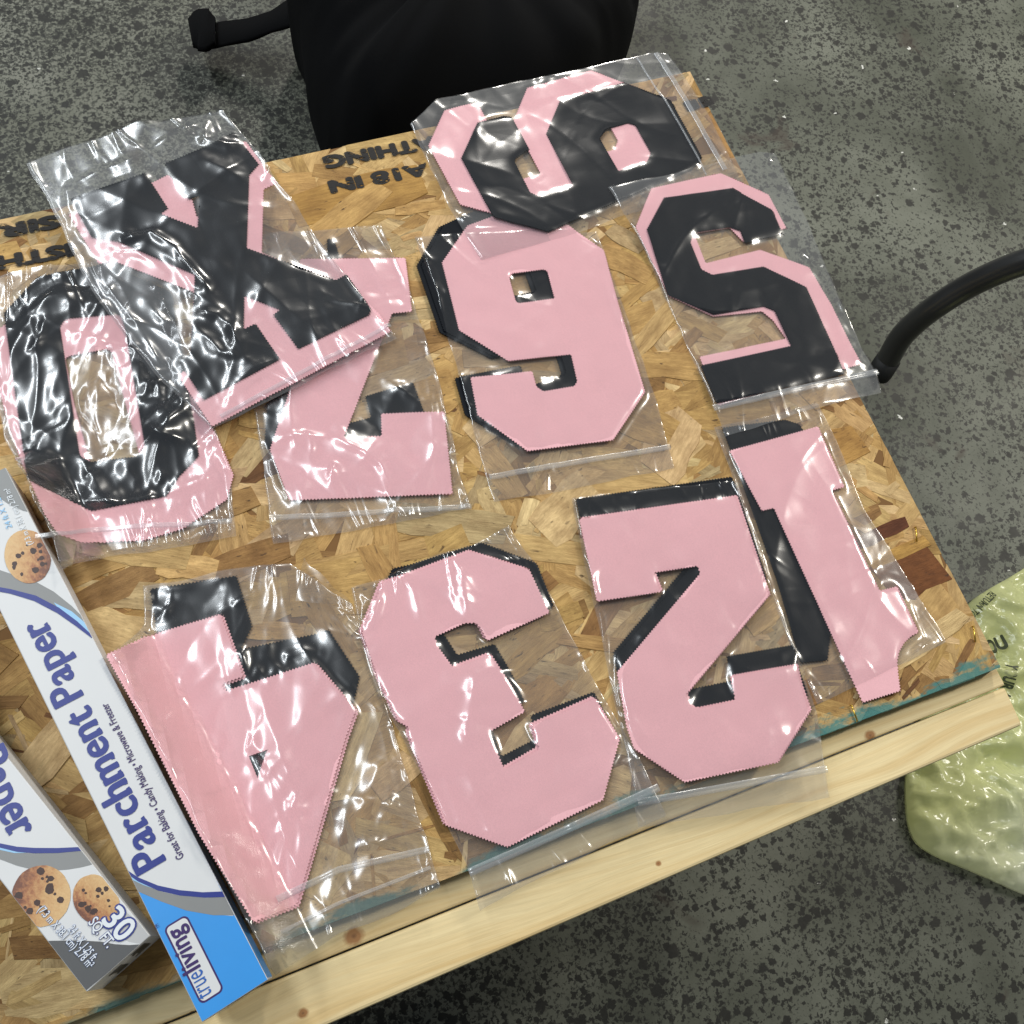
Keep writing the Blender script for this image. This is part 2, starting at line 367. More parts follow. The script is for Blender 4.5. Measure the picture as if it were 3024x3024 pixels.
def lettering(name, text, p0, p1, cap, z, mat, parent, bold=0.0, zf=None):
    """text from pixel p0 to pixel p1 along its baseline, on the plane z; cap = capital height in metres"""
    V, Fc = glyphs(text); a = px(p0, z); b = px(p1, z); L = np.linalg.norm((b-a)[:2])
    u = (b-a)[:2]/L; v = np.array([-u[1], u[0]])
    x0, x1 = V[:, 0].min(), V[:, 0].max(); W = []; FF = []; kx = L/(x1-x0); ky = cap/CAPH
    offs = [(0, 0)]+([(bold*math.cos(t*math.pi/4), bold*math.sin(t*math.pi/4)) for t in range(8)] if bold > 0 else [])
    for i, (ox, oy) in enumerate(offs):
        n0 = len(W)
        for q in V:
            X = (q[0]-x0+ox)*kx; Y = (q[1]+oy)*ky; wx, wy = a[0]+u[0]*X+v[0]*Y, a[1]+u[1]*X+v[1]*Y
            W.append((wx, wy, (z if zf is None else zf(wx, wy))+0.000008*i))
        FF += [tuple(k+n0 for k in f_) for f_ in Fc]
    return mesh(name, W, FF, mat, parent)
def serif_title(name, text, p0, p1, cap, z, mat, parent):
    """heavy slab lettering: sans glyphs widened and given slab feet"""
    feet = {'P': [(0.0, 0.34, 0), (-0.06, 0.30, 1)], 'p': [(-0.04, 0.40, -1)], 'r': [(-0.03, 0.62, 0)], 'h': [(-0.03, 0.42, 0), (0.60, 1.03, 0), (-0.06, 0.25, 1)],
            'm': [(-0.02, 0.27, 0), (0.37, 0.63, 0), (0.74, 1.02, 0)], 'n': [(-0.03, 0.42, 0), (0.60, 1.03, 0)]}
    V = []; Fc = []; x = 0.0
    for ch in text:
        if ch == ' ': x += 0.24; continue
        g0, f = glyphs(ch); a, b = g0[:, 0].min(), g0[:, 0].max()
        for i, (ox, oy) in enumerate([(0, 0)]+[(0.034*math.cos(t*math.pi/4), 0.016*math.sin(t*math.pi/4)) for t in range(8)]):
            g = g0.copy(); g[:, 0] += x-a+ox; g[:, 1] += oy; base = len(V); V += [(p[0], p[1], 0.000006*i) for p in g]; Fc += [tuple(k+base for k in q) for q in f]
        g = g0
        lo, hi = g[:, 1].min(), g[:, 1].max(); wd = b-a
        for k, (s, e, w_) in enumerate(feet.get(ch, [])):
            yy = {0: 0.0, 1: hi-0.085, -1: lo}[w_] if ch != 'p' else lo
            base = len(V); zz = 0.00006+0.00001*k
            V += [(x+s*wd, yy, zz), (x+e*wd, yy, zz), (x+e*wd-0.02, yy+0.085, zz), (x+s*wd+0.02, yy+0.085, zz)]; Fc.append((base, base+1, base+2, base+3))
        x += wd+0.095
    V = np.array(V); a = px(p0, z); b = px(p1, z); L = np.linalg.norm((b-a)[:2]); u = (b-a)[:2]/L; v = np.array([-u[1], u[0]])
    xm = V[:, 0].max()
    W = [(a[0]+u[0]*q[0]/xm*L+v[0]*q[1]/CAPH*cap, a[1]+u[1]*q[0]/xm*L+v[1]*q[1]/CAPH*cap, z+q[2]) for q in V]
    return mesh(name, W, Fc, mat, parent)
for _t, _b in (('SHEATHING', 0.0), ('H', 0.0)): glyphs(_t, _b)

# ------------------------------------------------------------------ floor
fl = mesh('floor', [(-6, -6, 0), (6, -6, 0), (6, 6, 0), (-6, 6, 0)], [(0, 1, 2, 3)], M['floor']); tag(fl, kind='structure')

# ------------------------------------------------------------------ table
OSB_T = 0.0125
cFR, cNR = px((2037, 212)), px((2954, 1970))
_fd = px((0, 650))-cFR; _fd /= np.linalg.norm(_fd)
cFL = cFR+_fd*1.15; cNL = cNR+np.array([-1.22, 0, 0])
table = thing('work_table', 'work table with a strand board top on pine beams, teal paint along one edge', 'table', (0.0, 0.1, 0))
board = prism('board', [tuple(p) for p in (cNL, cNR, cFR, cFL)], HT-OSB_T, M['strand'], table, 0.0006, 1)
board.color = (0.20, 0.105, 0.035, 1)
_bp = np.array([cNL[:2], cNR[:2], cFR[:2], cFL[:2]])
zb = HT-0.0128
def P3(s, z): return [tuple(px(p, z)) for p in pts(s)]
crackR, crackL = px((2968, 2027), zb), px((1000, 2819), zb)
frR, frL = px((3020, 2140), zb), px((1000, 3012), zb)
def ext(a, b, k): return b+(b-a)*k
cL, fL_ = ext(crackR, crackL, 0.75), ext(frR, frL, 0.75)
knots_in = [tuple(px(p, zb)[:2])+(r,) for p, r in (((1045, 2765), 0.0085), ((2570, 2172), 0.006), ((566, 2992), 0.002))]
knots_out = [tuple(px(p, zb)[:2])+(r,) for p, r in (((1944, 2550), 0.0028), ((895, 2992), 0.0045))]
M['pine_in'] = lumber('pine_inner', 3.1, knots_in); M['pine_out'] = lumber('pine_outer', 8.4, knots_out)
q = (crackR-cL); q /= np.linalg.norm(q); nn = np.array([-q[1], q[0], 0])
gapv = nn*0.0009
prism('front_beam', [tuple(p) for p in (fL_, frR, crackR-gapv*0.4, cL-gapv*0.4)], zb-0.089, M['pine_out'], table, 0.0022)
inn = crackR+np.array([0.0012, 0.0, 0]); 
prism('front_beam', [tuple(p) for p in (cL+gapv, inn+gapv, inn+gapv+nn*0.038, cL+gapv+nn*0.038)], zb-0.089, M['pine_in'], table, 0.0018)
# the rest of the frame under the board
M['pine'] = lumber('pine_frame', 5.2, [])
bk = [cFL+np.array([0, -0.03, -OSB_T-0.0003]), cFR+np.array([-0.02, -0.03, -OSB_T-0.0003])]
prism('back_beam', [tuple(bk[0]-np.array([0, .038, 0])), tuple(bk[1]-np.array([0, .038, 0])), tuple(bk[1]), tuple(bk[0])], zb-0.089, M['pine'], table, 0.002)
for cx, cy in ((cNR[0]-0.16, cNR[1]+0.10), (cFR[0]-0.10, cFR[1]-0.14), (cNL[0]+0.10, cNL[1]+0.10), (cFL[0]+0.10, cFL[1]-0.14)):
    a = 0.044
    prism('leg', [(cx-a, cy-a, zb-0.0005), (cx+a, cy-a, zb-0.0005), (cx+a, cy+a, zb-0.0005), (cx-a, cy+a, zb-0.0005)], 0.0, M['pine'], table, 0.002)

# ------------------------------------------------------------------ strands of the board
PAL = [((0.49, 0.318, 0.125), 8), ((0.57, 0.395, 0.18), 6), ((0.65, 0.485, 0.26), 5), ((0.40, 0.245, 0.092), 4),
       ((0.29, 0.165, 0.062), 1.9), ((0.16, 0.075, 0.030), 0.35), ((0.48, 0.36, 0.20), 3)]
def tone(rg):
    c = rg.choices([p[0] for p in PAL], [p[1] for p in PAL])[0]; k = rg.uniform(0.92, 1.08)
    return tuple(min(1, x*k*rg.uniform(0.97, 1.03)) for x in c)
def strand_outline(rg, L, W):
    n = 4; top = []; up = []
    for i in range(n+1):
        x = -L/2+L*i/n
        up.append((x+rg.uniform(-1, 1)*L*0.03, W/2*(1+rg.uniform(-0.16, 0.10))*(0.82 if i in (0, n) else 1)))
        top.append((x+rg.uniform(-1, 1)*L*0.03, -W/2*(1+rg.uniform(-0.16, 0.10))*(0.82 if i in (0, n) else 1)))
    sl = rg.uniform(-0.5, 0.5)*W
    o = top+up[::-1]
    return [(x+(sl*y/W), y) for x, y in o]
TH = 0.0006
def strand_geo(o):
    n = len(o); V = [(x, y, 0) for x, y in o]+[(x*1.012, y*1.03, -TH*1.4) for x, y in o]
    return V, [tuple(range(n))]+[(i, i+n, (i+1) % n+n, (i+1) % n) for i in range(n)]
def in_board(x, y, m=0.0):
    return bool(inside(_bp, np.array(x), np.array(y))) if m == 0 else all(bool(inside(_bp, np.array(x+a), np.array(y+b))) for a, b in ((m, 0), (-m, 0), (0, m), (0, -m)))
rg = random.Random(11)
x0v, x1v = -0.62, cNR[0]
# the deep layers: one mass
V = []; Fa = []; TN = []; LC = []
def clip_poly(poly, clip):
    out = list(poly); n = len(clip)
    for i in range(n):
        a, b = clip[i], clip[(i+1) % n]; src = out; out = []
        f = lambda p: (b[0]-a[0])*(p[1]-a[1])-(b[1]-a[1])*(p[0]-a[0])
        for j in range(len(src)):
            p, q = src[j], src[(j+1) % len(src)]; fp, fq = f(p), f(q)
            if fp >= 0: out.append(p)
            if fp*fq < 0:
                t = fp/(fp-fq); out.append((p[0]+(q[0]-p[0])*t, p[1]+(q[1]-p[1])*t))
        if len(out) < 3: return []
    return out
_clip = [tuple(p) for p in _bp]
cnt = 0
for layer, (num, lmin, lmax, wmin, wmax, zl) in enumerate(((1200, 0.05, 0.12, 0.014, 0.036, 0.00005), (900, 0.03, 0.10, 0.010, 0.032, 0.00025), (700, 0.008, 0.040, 0.0015, 0.008, 0.00045))):
    for i in range(num):
        x = rg.uniform(x0v-0.02, x1v+0.01); y = rg.uniform(YF-0.01, max(cFR[1], cFL[1])+0.01)
        L = rg.uniform(lmin, lmax); W = rg.uniform(wmin, wmax); a = rg.gauss(0.0, 0.75)
        o = strand_outline(rg, L, W); ca, sa = math.cos(a), math.sin(a)
        ow = clip_poly([(x+ca*u-sa*v, y+sa*u+ca*v) for u, v in o], _clip)
        if len(ow) < 3: continue
        z = HT+zl+rg.random()*0.00019; n = len(ow); base = len(V); tn = tone(rg); rr = rg.random()
        tx, ty = rg.gauss(0, 0.003), rg.gauss(0, 0.003)
        for u, v in ow: V.append((u, v, z+(u-x)*tx+(v-y)*ty+0.0001))
        for u, v in ow: V.append((u+(u-x)*0.012, v+(v-y)*0.02, HT-0.0004))
        lc = [((u-x)*ca+(v-y)*sa, -(u-x)*sa+(v-y)*ca, 0) for u, v in ow]
        Fa.append(tuple(range(base, base+n))); Fa += [(base+k, base+k+n, base+(k+1) % n+n, base+(k+1) % n) for k in range(n)]
        TN += [(*tn, rr)]*(2*n); LC += lc*2
def add_attrs(me, LCv, TNv=None):
    at = me.attributes.new('lc', 'FLOAT_VECTOR', 'POINT'); at.data.foreach_set('vector', np.array(LCv, 'f').ravel())
    if TNv is not None:
        at = me.attributes.new('tone', 'FLOAT_COLOR', 'POINT'); at.data.foreach_set('color', np.array(TNv, 'f').ravel())
sm = mesh('strand_bed', V, Fa, M['strand_mass'], board); add_attrs(sm.data, LC, TN); sm['kind'] = 'stuff'
# the top layer: one object each, shared shapes
shapes = []
for k in range(26):
    o = strand_outline(rg, 0.07, rg.choice((0.013, 0.017, 0.022))); Vv, Ff = strand_geo(o)
    me = bpy.data.meshes.new('strand'); me.from_pydata(Vv, [], Ff); me.update(); me.materials.append(M['strand']); add_attrs(me, Vv); shapes.append(me)
binv = Matrix.Identity(4)
def put_strand(x, y, a, sx, sy, z, colr, me=None):
    o = bpy.data.objects.new('strand', me or rg.choice(shapes)); C.objects.link(o); o.parent = board
    o.matrix_parent_inverse = wm(board).inverted()
    o.location = (x, y, z); o.rotation_euler = (rg.gauss(0, 0.004), rg.gauss(0, 0.002), a); o.scale = (sx, sy, 1); o.color = (*colr, 1)
placed = []; tries = 0
while len(placed) < 285 and tries < 20000:
    tries += 1
    x = rg.uniform(x0v+0.02, x1v-0.02); y = rg.uniform(YF+0.012, max(cFR[1], cFL[1])-0.02)
    sx, sy = rg.uniform(0.5, 1.45), rg.uniform(0.7, 2.0); a = rg.gauss(0.0, 0.65)
    hx, hy = abs(math.cos(a))*0.037*sx+abs(math.sin(a))*0.012*sy, abs(math.sin(a))*0.037*sx+abs(math.cos(a))*0.012*sy
    if not all(in_board(x+s1*hx, y+s2*hy) for s1 in (-1, 1) for s2 in (-1, 1)): continue
    if any((x-p)**2+(y-r)**2 < 0.022**2 for p, r in placed): continue
    placed.append((x, y)); put_strand(x, y, a, sx, sy, HT+0.00060+0.0000024*((len(placed)*97) % 285), tone(rg))
# the strands one notices first at the right edge: two red-brown, pale ones between
for s, ang, sx, sy, colr in (('E 1240,1050', 0.10, 0.95, 1.25, (0.125, 0.042, 0.018)), ('E 1400,1268', 0.02, 1.05, 2.7, (0.175, 0.066, 0.020)), ('E 1330,1160', 0.08, 1.1, 1.3, (0.48, 0.29, 0.085)),
                             ('E 1480,1560', 0.5, 1.3, 3.0, (0.52, 0.35, 0.15)), ('E 920,620', 0.15, 1.4, 3.0, (0.46, 0.27, 0.085)), ('A 120,1090', 0.05, 2.2, 2.6, (0.42, 0.25, 0.075)),
                             ('D 130,1240', -0.08, 1.9, 2.1, (0.47, 0.31, 0.13)), ('C 660,1380', 0.2, 1.0, 1.8, (0.30, 0.18, 0.075)), ('C 620,1245', 0.12, 2.0, 1.8, (0.44, 0.29, 0.12))):
    p = px(pts(s)[0]); put_strand(p[0]-(0.018 if 'E' in s else 0), p[1], ang, sx*0.8, sy*0.7, HT+0.00100, colr)
# mill stamps, read from the far side
for txt, s, cap in (('ATHING', 'OT 1640,205 405,440', 0.0125), ('A18 IN', 'OT 1560,510 470,720', 0.0125), ('SIR', 'T4 640,525 -20,650', 0.0120), ('ISTH', 'T4 790,850 -30,1000', 0.0120), ('II', 'P 2086,284 2026,300', 0.011)):
    p0, p1 = pts(s)
    lettering('stamp_lettering', txt, p0, p1, cap, HT+0.00150, M['ink'], board, 0.065)
def staple(s, ang):
    p = px(pts(s)[0], HT+0.0015); d = np.array([math.cos(ang), math.sin(ang)])*0.0065
    bm = bmesh.new(); r = 0.0007
    path = [(p[0]-d[0], p[1]-d[1], HT-0.004), (p[0]-d[0], p[1]-d[1], HT+0.0019), (p[0]+d[0], p[1]+d[1], HT+0.0024), (p[0]+d[0], p[1]+d[1], HT-0.004)]
    tube_bm(bm, path, [r]*4, 6)
    me = bpy.data.meshes.new('staple'); bm.to_mesh(me); bm.free(); objm('staple', me, M['staple'], board)
def tube_bm(bm, path, rad, seg, cap=True):
    P = [Vector(p) for p in path]; rings = []; up = None
    for i, p in enumerate(P):
        d = (P[min(i+1, len(P)-1)]-P[max(i-1, 0)]).normalized()
        if up is None: up = d.orthogonal().normalized()
        up = (up-d*up.dot(d)).normalized(); s = d.cross(up)
        rings.append([bm.verts.new(p+(up*math.cos(2*math.pi*k/seg)+s*math.sin(2*math.pi*k/seg))*rad[i]) for k in range(seg)])
    for a, b in zip(rings, rings[1:]):
        for k in range(seg): bm.faces.new((a[k], a[(k+1) % seg], b[(k+1) % seg], b[k]))
    if cap: bm.faces.new(rings[0][::-1]); bm.faces.new(rings[-1])
    for f in bm.faces: f.smooth = True
for s, a in (('E 1330,1090', 1.15), ('E 1653,1645', 1.2), ('G 985,200', 1.5)): staple(s, a)

# ------------------------------------------------------------------ cartons
HB = 0.046; ZBX = HT+0.0016; ZTOP = ZBX+HB
def carton(label, NRp, FRp, NLp, L, name='parchment_carton'):
    NR, FR, NL = px(NRp, ZTOP), px(FRp, ZTOP), px(NLp, ZTOP)
    u = (FR-NR)[:2]; u /= np.linalg.norm(u); v = np.array([-u[1], u[0]]); W = float((NL-NR)[:2]@v)
    f = lambda a, b, z=ZTOP: (NR[0]+u[0]*a+v[0]*b, NR[1]+u[1]*a+v[1]*b, z)
    th = thing(name, label, 'box', f(0, W/2, ZBX))
    top = [f(0, 0), f(L, 0), f(L, W), f(0, W)]
    prism('carton_body', top, ZBX, M['card'], th, 0.0007, 2)
    return dict(th=th, f=f, u=u, v=v, W=W, L=L, NR=NR)
def uv(B, p):
    q = px(p, ZTOP)[:2]-B['NR'][:2]; return (float(q@B['u']), float(q@B['v']))
def decal(B, name, s, mat, k, lab=None):
    poly = [uv(B, p) for p in (pts(s) if isinstance(s, str) else s)]
    ar = sum(a[0]*b[1]-a[1]*b[0] for a, b in zip(poly, poly[1:]+poly[:1]))
    e = 0.0004; rect = [(e, e), (B['L']-e, e), (B['L']-e, B['W']-e), (e, B['W']-e)]
    poly = clip_poly(poly if ar > 0 else poly[::-1], rect)
    if len(poly) < 3: return None
    P = [B['f'](a, b, ZTOP+0.00008*k) for a, b in poly]
    tri = tessellate_polygon([[Vector((a, b, 0)) for a, b in poly]])
    o = mesh(name, P, [tuple(t) for t in tri], mat, B['th'])
    me = o.data
    for p_ in me.polygons:
        if p_.normal.z < 0: p_.flip()
    return o
def cookie_print(B, c, rx, ry, ang, seed, k, hang):
    """a flat printed biscuit: disc with chips; c in pixels, radii in pixels"""
    rgc = random.Random(seed); n = 36; ca, sa = math.cos(ang), math.sin(ang)
    def e(r, t): 
        x, y = r*math.cos(t)*rx, r*math.sin(t)*ry; return (c[0]+x*ca-y*sa, c[1]+x*sa+y*ca)
    ring = [uv(B, e(1+0.025*mnoise.noise(Vector((math.cos(t)*3, math.sin(t)*3, seed))), t)) for t in (2*math.pi*i/n for i in range(n))]
    V = [B['f'](*uv(B, c), ZTOP+0.00008*k)]; lc = [(0, 0, seed)]
    for i in range(n):
        a, b = ring[i]; a = min(max(a, 0.0004), B['L']-0.0004); b = min(max(b, 0.0004), B['W']-0.0004); V.append(B['f'](a, b, ZTOP+0.00008*k))
        t = 2*math.pi*i/n; lc.append((math.cos(t+hang), math.sin(t+hang), seed))
    Fs = [(0, 1+i, 1+(i+1) % n) for i in range(n)]
    o = mesh('cookie_print', V, Fs, M['cookie'], B['th'])
    for p_ in o.data.polygons:
        if p_.normal.z < 0: p_.flip()
    add_attrs(o.data, lc)
    V = []; Fs = []
    for i in range(15):
        r = math.sqrt(rgc.random())*0.82; t = rgc.uniform(0, 6.28); cc = e(r, t); s = rgc.choice((0.06, 0.09, 0.13, 0.16))*rx; m = 7; b0 = len(V)
        for j in range(m):
            q = (cc[0]+s*rgc.uniform(0.7, 1.2)*math.cos(6.283*j/m), cc[1]+s*rgc.uniform(0.7, 1.1)*math.sin(6.283*j/m))
            a, b = uv(B, q); V.append(B['f'](min(max(a, 0.0004), B['L']-.0004), min(max(b, 0.0004), B['W']-.0004), ZTOP+0.00008*k+0.00006+0.000002*i))
        Fs.append(tuple(range(b0, b0+m)))
    ch = mesh('chocolate_chips', V, Fs, M['chip'], o)
    for p_ in ch.data.polygons:
        if p_.normal.z < 0: p_.flip()

RB = carton('white and blue parchment paper carton, its logo end over the front beam', (792, 2893), (29, 1405), (588, 3002), 0.405)
decal(RB, 'blue_panel', 'L 690,1185 760,1190 900,1248 1040,1296 1180,1322 1300,1330 1215,1150 1075,860 1100,850 1330,1320 1520,1680 1110,1930', M['blue'], 1)
decal(RB, 'grey_band', 'L 690,1060 735,1120 820,1165 900,1195 1000,1218 1150,1230 1262,1222 1312,1326 1190,1326 1040,1300 900,1250 750,1185 700,1120', M['grey'], 2)
decal(RB, 'pale_blue_wedge', 'L 660,1050 690,1080 760,1115 860,1160 960,1188 900,1192 800,1158 720,1120', M['pale_blue'], 3)
decal(RB, 'navy_line', 'L 655,1030 690,1062 770,1115 880,1160 1000,1186 1130,1198 1250,1193 1262,1224 1140,1228 1000,1216 880,1188 770,1138 690,1082 660,1056', M['navy'], 4)
decal(RB, 'grey_band', 'C -60,1270 60,1310 200,1355 300,1410 400,1490 470,1560 530,1660 505,1655 430,1585 330,1510 200,1440 60,1398 -60,1390', M['grey'], 2)
decal(RB, 'pale_blue_wedge', 'C 300,1470 400,1520 470,1580 530,1665 505,1665 430,1600 340,1525', M['pale_blue'], 3)
decal(RB, 'navy_line', 'C -60,1375 60,1396 200,1432 330,1500 430,1575 530,1668 510,1668 420,1600 320,1530 190,1462 60,1422 -60,1400', M['navy'], 4)
decal(RB, 'grey_panel', 'C -160,700 60,700 150,860 212,975 130,960 60,930 -60,850 -160,800', M['grey'], 2)
cookie_print(RB, pts('C 155,1215')[0], 68, 80, -0.25, 3, 5, 2.6)
serif_title('title_lettering', 'Parchment Paper', pts('L 922,1012')[0], pts('C 248,1550')[0], 0.0195, ZTOP+0.0004, M['navy'], RB['th'])
lettering('small_lettering', 'Great for Baking \u2022 Candy Making \u2022 Microwave & Freezer', pts('L 1026,1000')[0], pts('L 598,140')[0], 0.0048, ZTOP+0.0004, M['indigo'], RB['th'], 0.012)
lettering('size_lettering', '(7.3 m X 38.1 cm) 2.78 m\u00b2', (97, 1606), (26, 1440), 0.0038, ZTOP+0.0006, M['white_ink'], RB['th'], 0.01)
lettering('size_lettering', '24 ft X 1.25 ft', (36, 1556), (-10, 1440), 0.0038, ZTOP+0.0006, M['pale_blue'], RB['th'], 0.01)
def plate(B, s, mat, k, r):
    q = [uv(B, p) for p in pts(s)]
    a0, a1 = min(p[0] for p in q), max(p[0] for p in q); b0, b1 = min(p[1] for p in q), max(p[1] for p in q)
    P = []
    for cx, cy, t0 in ((a1-r, b1-r, 0), (a0+r, b1-r, 90), (a0+r, b0+r, 180), (a1-r, b0+r, 270)):
        for i in range(6): t = math.radians(t0+18*i); P.append((cx+r*math.cos(t), cy+r*math.sin(t)))
    return mesh('logo_plate', [B['f'](a, b, ZTOP+0.00008*k) for a, b in P], [tuple(range(len(P)))], mat, B['th']), (a0, a1, b0, b1)
_, (a0, a1, b0, b1) = plate(RB, 'PB 1135,1275 1305,1190 1548,1715 1395,1800', M['indigo'], 3, 0.0035)
def plate_in(B, a0, a1, b0, b1, d, k):
    r = 0.0028; P = []
    for cx, cy, t0 in ((a1-d-r, b1-d-r, 0), (a0+d+r, b1-d-r, 90), (a0+d+r, b0+d+r, 180), (a1-d-r, b0+d+r, 270)):
        for i in range(6): t = math.radians(t0+18*i); P.append((cx+r*math.cos(t), cy+r*math.sin(t)))
    mesh('logo_plate', [B['f'](a, b, ZTOP+0.00008*k) for a, b in P], [tuple(range(len(P)))], M['card'], B['th'])
plate_in(RB, a0, a1, b0, b1, 0.0011, 4)
lettering('logo_lettering', 'true', pts('PB 1478,1728')[0], pts('PB 1400,1555')[0], 0.0110, ZTOP+0.0006, M['mid_blue'], RB['th'], 0.0)
lettering('logo_lettering', 'living', pts('PB 1393,1540')[0], pts('PB 1262,1255')[0], 0.0110, ZTOP+0.0006, M['indigo'], RB['th'], 0.022)
lettering('mark_lettering', 'TM', pts('PB 1112,1268')[0], pts('PB 1100,1240')[0], 0.0025, ZTOP+0.0006, M['indigo'], RB['th'], 0.0)
# blue side panel of the right carton
f = RB['f']; e = -0.00015
mesh('side_panel', [f(0.001, e, ZTOP-0.0008), f(0.001, e, ZBX+0.001), f(0.115, e, ZBX+0.001), f(0.115, e, ZTOP-0.0008)], [(0, 1, 2, 3)], M['blue'], RB['th'])

LB = carton('white and grey parchment paper carton with two printed cookies on its near end', (443, 2764), (0, 2208), (248, 2919), 0.405)
decal(LB, 'grey_band', 'PB -120,700 0,722 120,748 240,756 400,750 590,735 665,826 560,852 480,865 380,874 300,872 200,860 120,840 0,795 -120,740', M['grey'], 2)
decal(LB, 'pale_blue_wedge', 'PB -120,690 0,708 110,735 200,750 100,752 0,730 -120,705', M['pale_blue'], 3)
decal(LB, 'navy_line', 'PB -120,650 0,684 120,708 240,716 400,717 600,708 620,732 400,752 240,754 120,744 0,714 -120,676', M['navy'], 4)
decal(LB, 'grey_panel', 'PB 280,1366 360,1362 560,1360 700,1368 800,1386 900,1392 990,1386 585,1720', M['grey_dark'], 2)
decal(LB, 'grey_panel', 'PB 850,1140 960,1230 1060,1330 990,1384 900,1370 820,1330 800,1300 860,1260', M['grey_pale'], 1)
cookie_print(LB, pts('PB 287,1052')[0], 86, 92, 0.35, 5, 5, 0.0)
cookie_print(LB, pts('PB 668,1075')[0], 66, 76, -0.5, 8, 5, 0.4)
serif_title('title_lettering', 'Parchment Paper', (-300, 1790), pts('PB 82,672')[0], 0.0205, ZTOP+0.0004, M['navy'], LB['th'])
for dz, mt, bo in ((0.0006, M['navy'], 0.075), (0.0009, M['white_ink'], 0.02)):
    lettering('size_lettering', '30', pts('PB 705,1225')[0], pts('PB 835,1375')[0], 0.0135, ZTOP+dz, mt, LB['th'], bo)
    lettering('size_lettering', 'SQ. FT.', pts('PB 612,1238')[0], pts('PB 745,1415')[0], 0.0062, ZTOP+dz, mt, LB['th'], bo*0.8)
    lettering('size_lettering', '24 ft X 1.25 ft', pts('PB 472,1284')[0], pts('PB 640,1505')[0], 0.0046, ZTOP+dz, M['mid_blue'] if bo > .05 else mt, LB['th'], bo*0.5)
    lettering('size_lettering', '(7.3 m X 38.1 cm) 2.78 m\u00b2', pts('PB 262,1150')[0], pts('PB 618,1560')[0], 0.0046, ZTOP+dz, M['mid_blue'] if bo > .05 else mt, LB['th'], bo*0.5)
# printed bars on the near end faces and a glue flap line
def end_print(B, rows, seed):
    r_ = random.Random(seed); f = B['f']; V = []; Fs = []
    for (b0, b1, z0, z1, n) in rows:
        for i in range(n):
            zz0 = ZBX+z0+(z1-z0)*(i+0.15)/n; zz1 = ZBX+z0+(z1-z0)*(i+0.7)/n; bb1 = b0+(b1-b0)*r_.uniform(0.7, 1)
            k = len(V); V += [f(-0.0002, b0, zz0), f(-0.0002, bb1, zz0), f(-0.0002, bb1, zz1), f(-0.0002, b0, zz1)]; Fs.append((k, k+1, k+2, k+3))
    mesh('end_print', V, Fs, M['grey_dark'], B['th'])
end_print(LB, [(0.006, 0.018, 0.012, 0.040, 9), (0.024, 0.034, 0.008, 0.036, 8)], 2)
end_print(RB, [(0.008, 0.030, 0.010, 0.038, 9)], 4)

# ------------------------------------------------------------------ numerals
def lean(x, y):
    """height of a sheet propped on the right carton's edge"""
    q = np.array([x, y])-RB['NR'][:2]; a = q@RB['u']; d = -(q@RB['v'])
    s = np.clip((d-0.003)/0.034, 0, 1); fd = 0.5+0.5*math.cos(math.pi*s)
    al = np.clip((RB['L']+0.03-a)/0.035, 0, 1)*np.clip((a+0.02)/0.03, 0, 1)
    return (HB+0.0005)*fd*(al*al*(3-2*al))
def on(p, zfun):
    z = zfun(*px(p)[:2])
    for i in range(14):
        w = px(p, z); z = 0.5*z+0.5*zfun(w[0], w[1])
    return px(p, z)[:2]
def densify(poly, step):
    out = []
    for a, b in zip(poly, poly[1:]+poly[:1]):
        L = math.dist(a, b); n = max(1, int(L/step))
        out += [(a[0]+(b[0]-a[0])*i/n, a[1]+(b[1]-a[1])*i/n) for i in range(n)]
    return out
def dens_open(poly, step):
    out = []
    for a, b in zip(poly, poly[1:]):
        n = max(1, int(math.dist(a, b)/step)); out += [(a[0]+(b[0]-a[0])*i/n, a[1]+(b[1]-a[1])*i/n) for i in range(n)]
    return out+[poly[-1]]
def zigzag(poly, pitch=0.0025, amp=0.0012):
    ar = sum(a[0]*b[1]-a[1]*b[0] for a, b in zip(poly, poly[1:]+poly[:1])); s = 1 if ar > 0 else -1
    out = []
    for a, b in zip(poly, poly[1:]+poly[:1]):
        L = math.dist(a, b)
        if L < 1e-6: continue
        n = max(1, round(L/pitch)); ux, uy = (b[0]-a[0])/L, (b[1]-a[1])/L
        for i in range(n):
            out.append((a[0]+ux*L*i/n, a[1]+uy*L*i/n))
            t = L*(i+0.5)/n; out.append((a[0]+ux*t-uy*amp*s, a[1]+uy*t+ux*amp*s))
    return out
TW = 0.00085
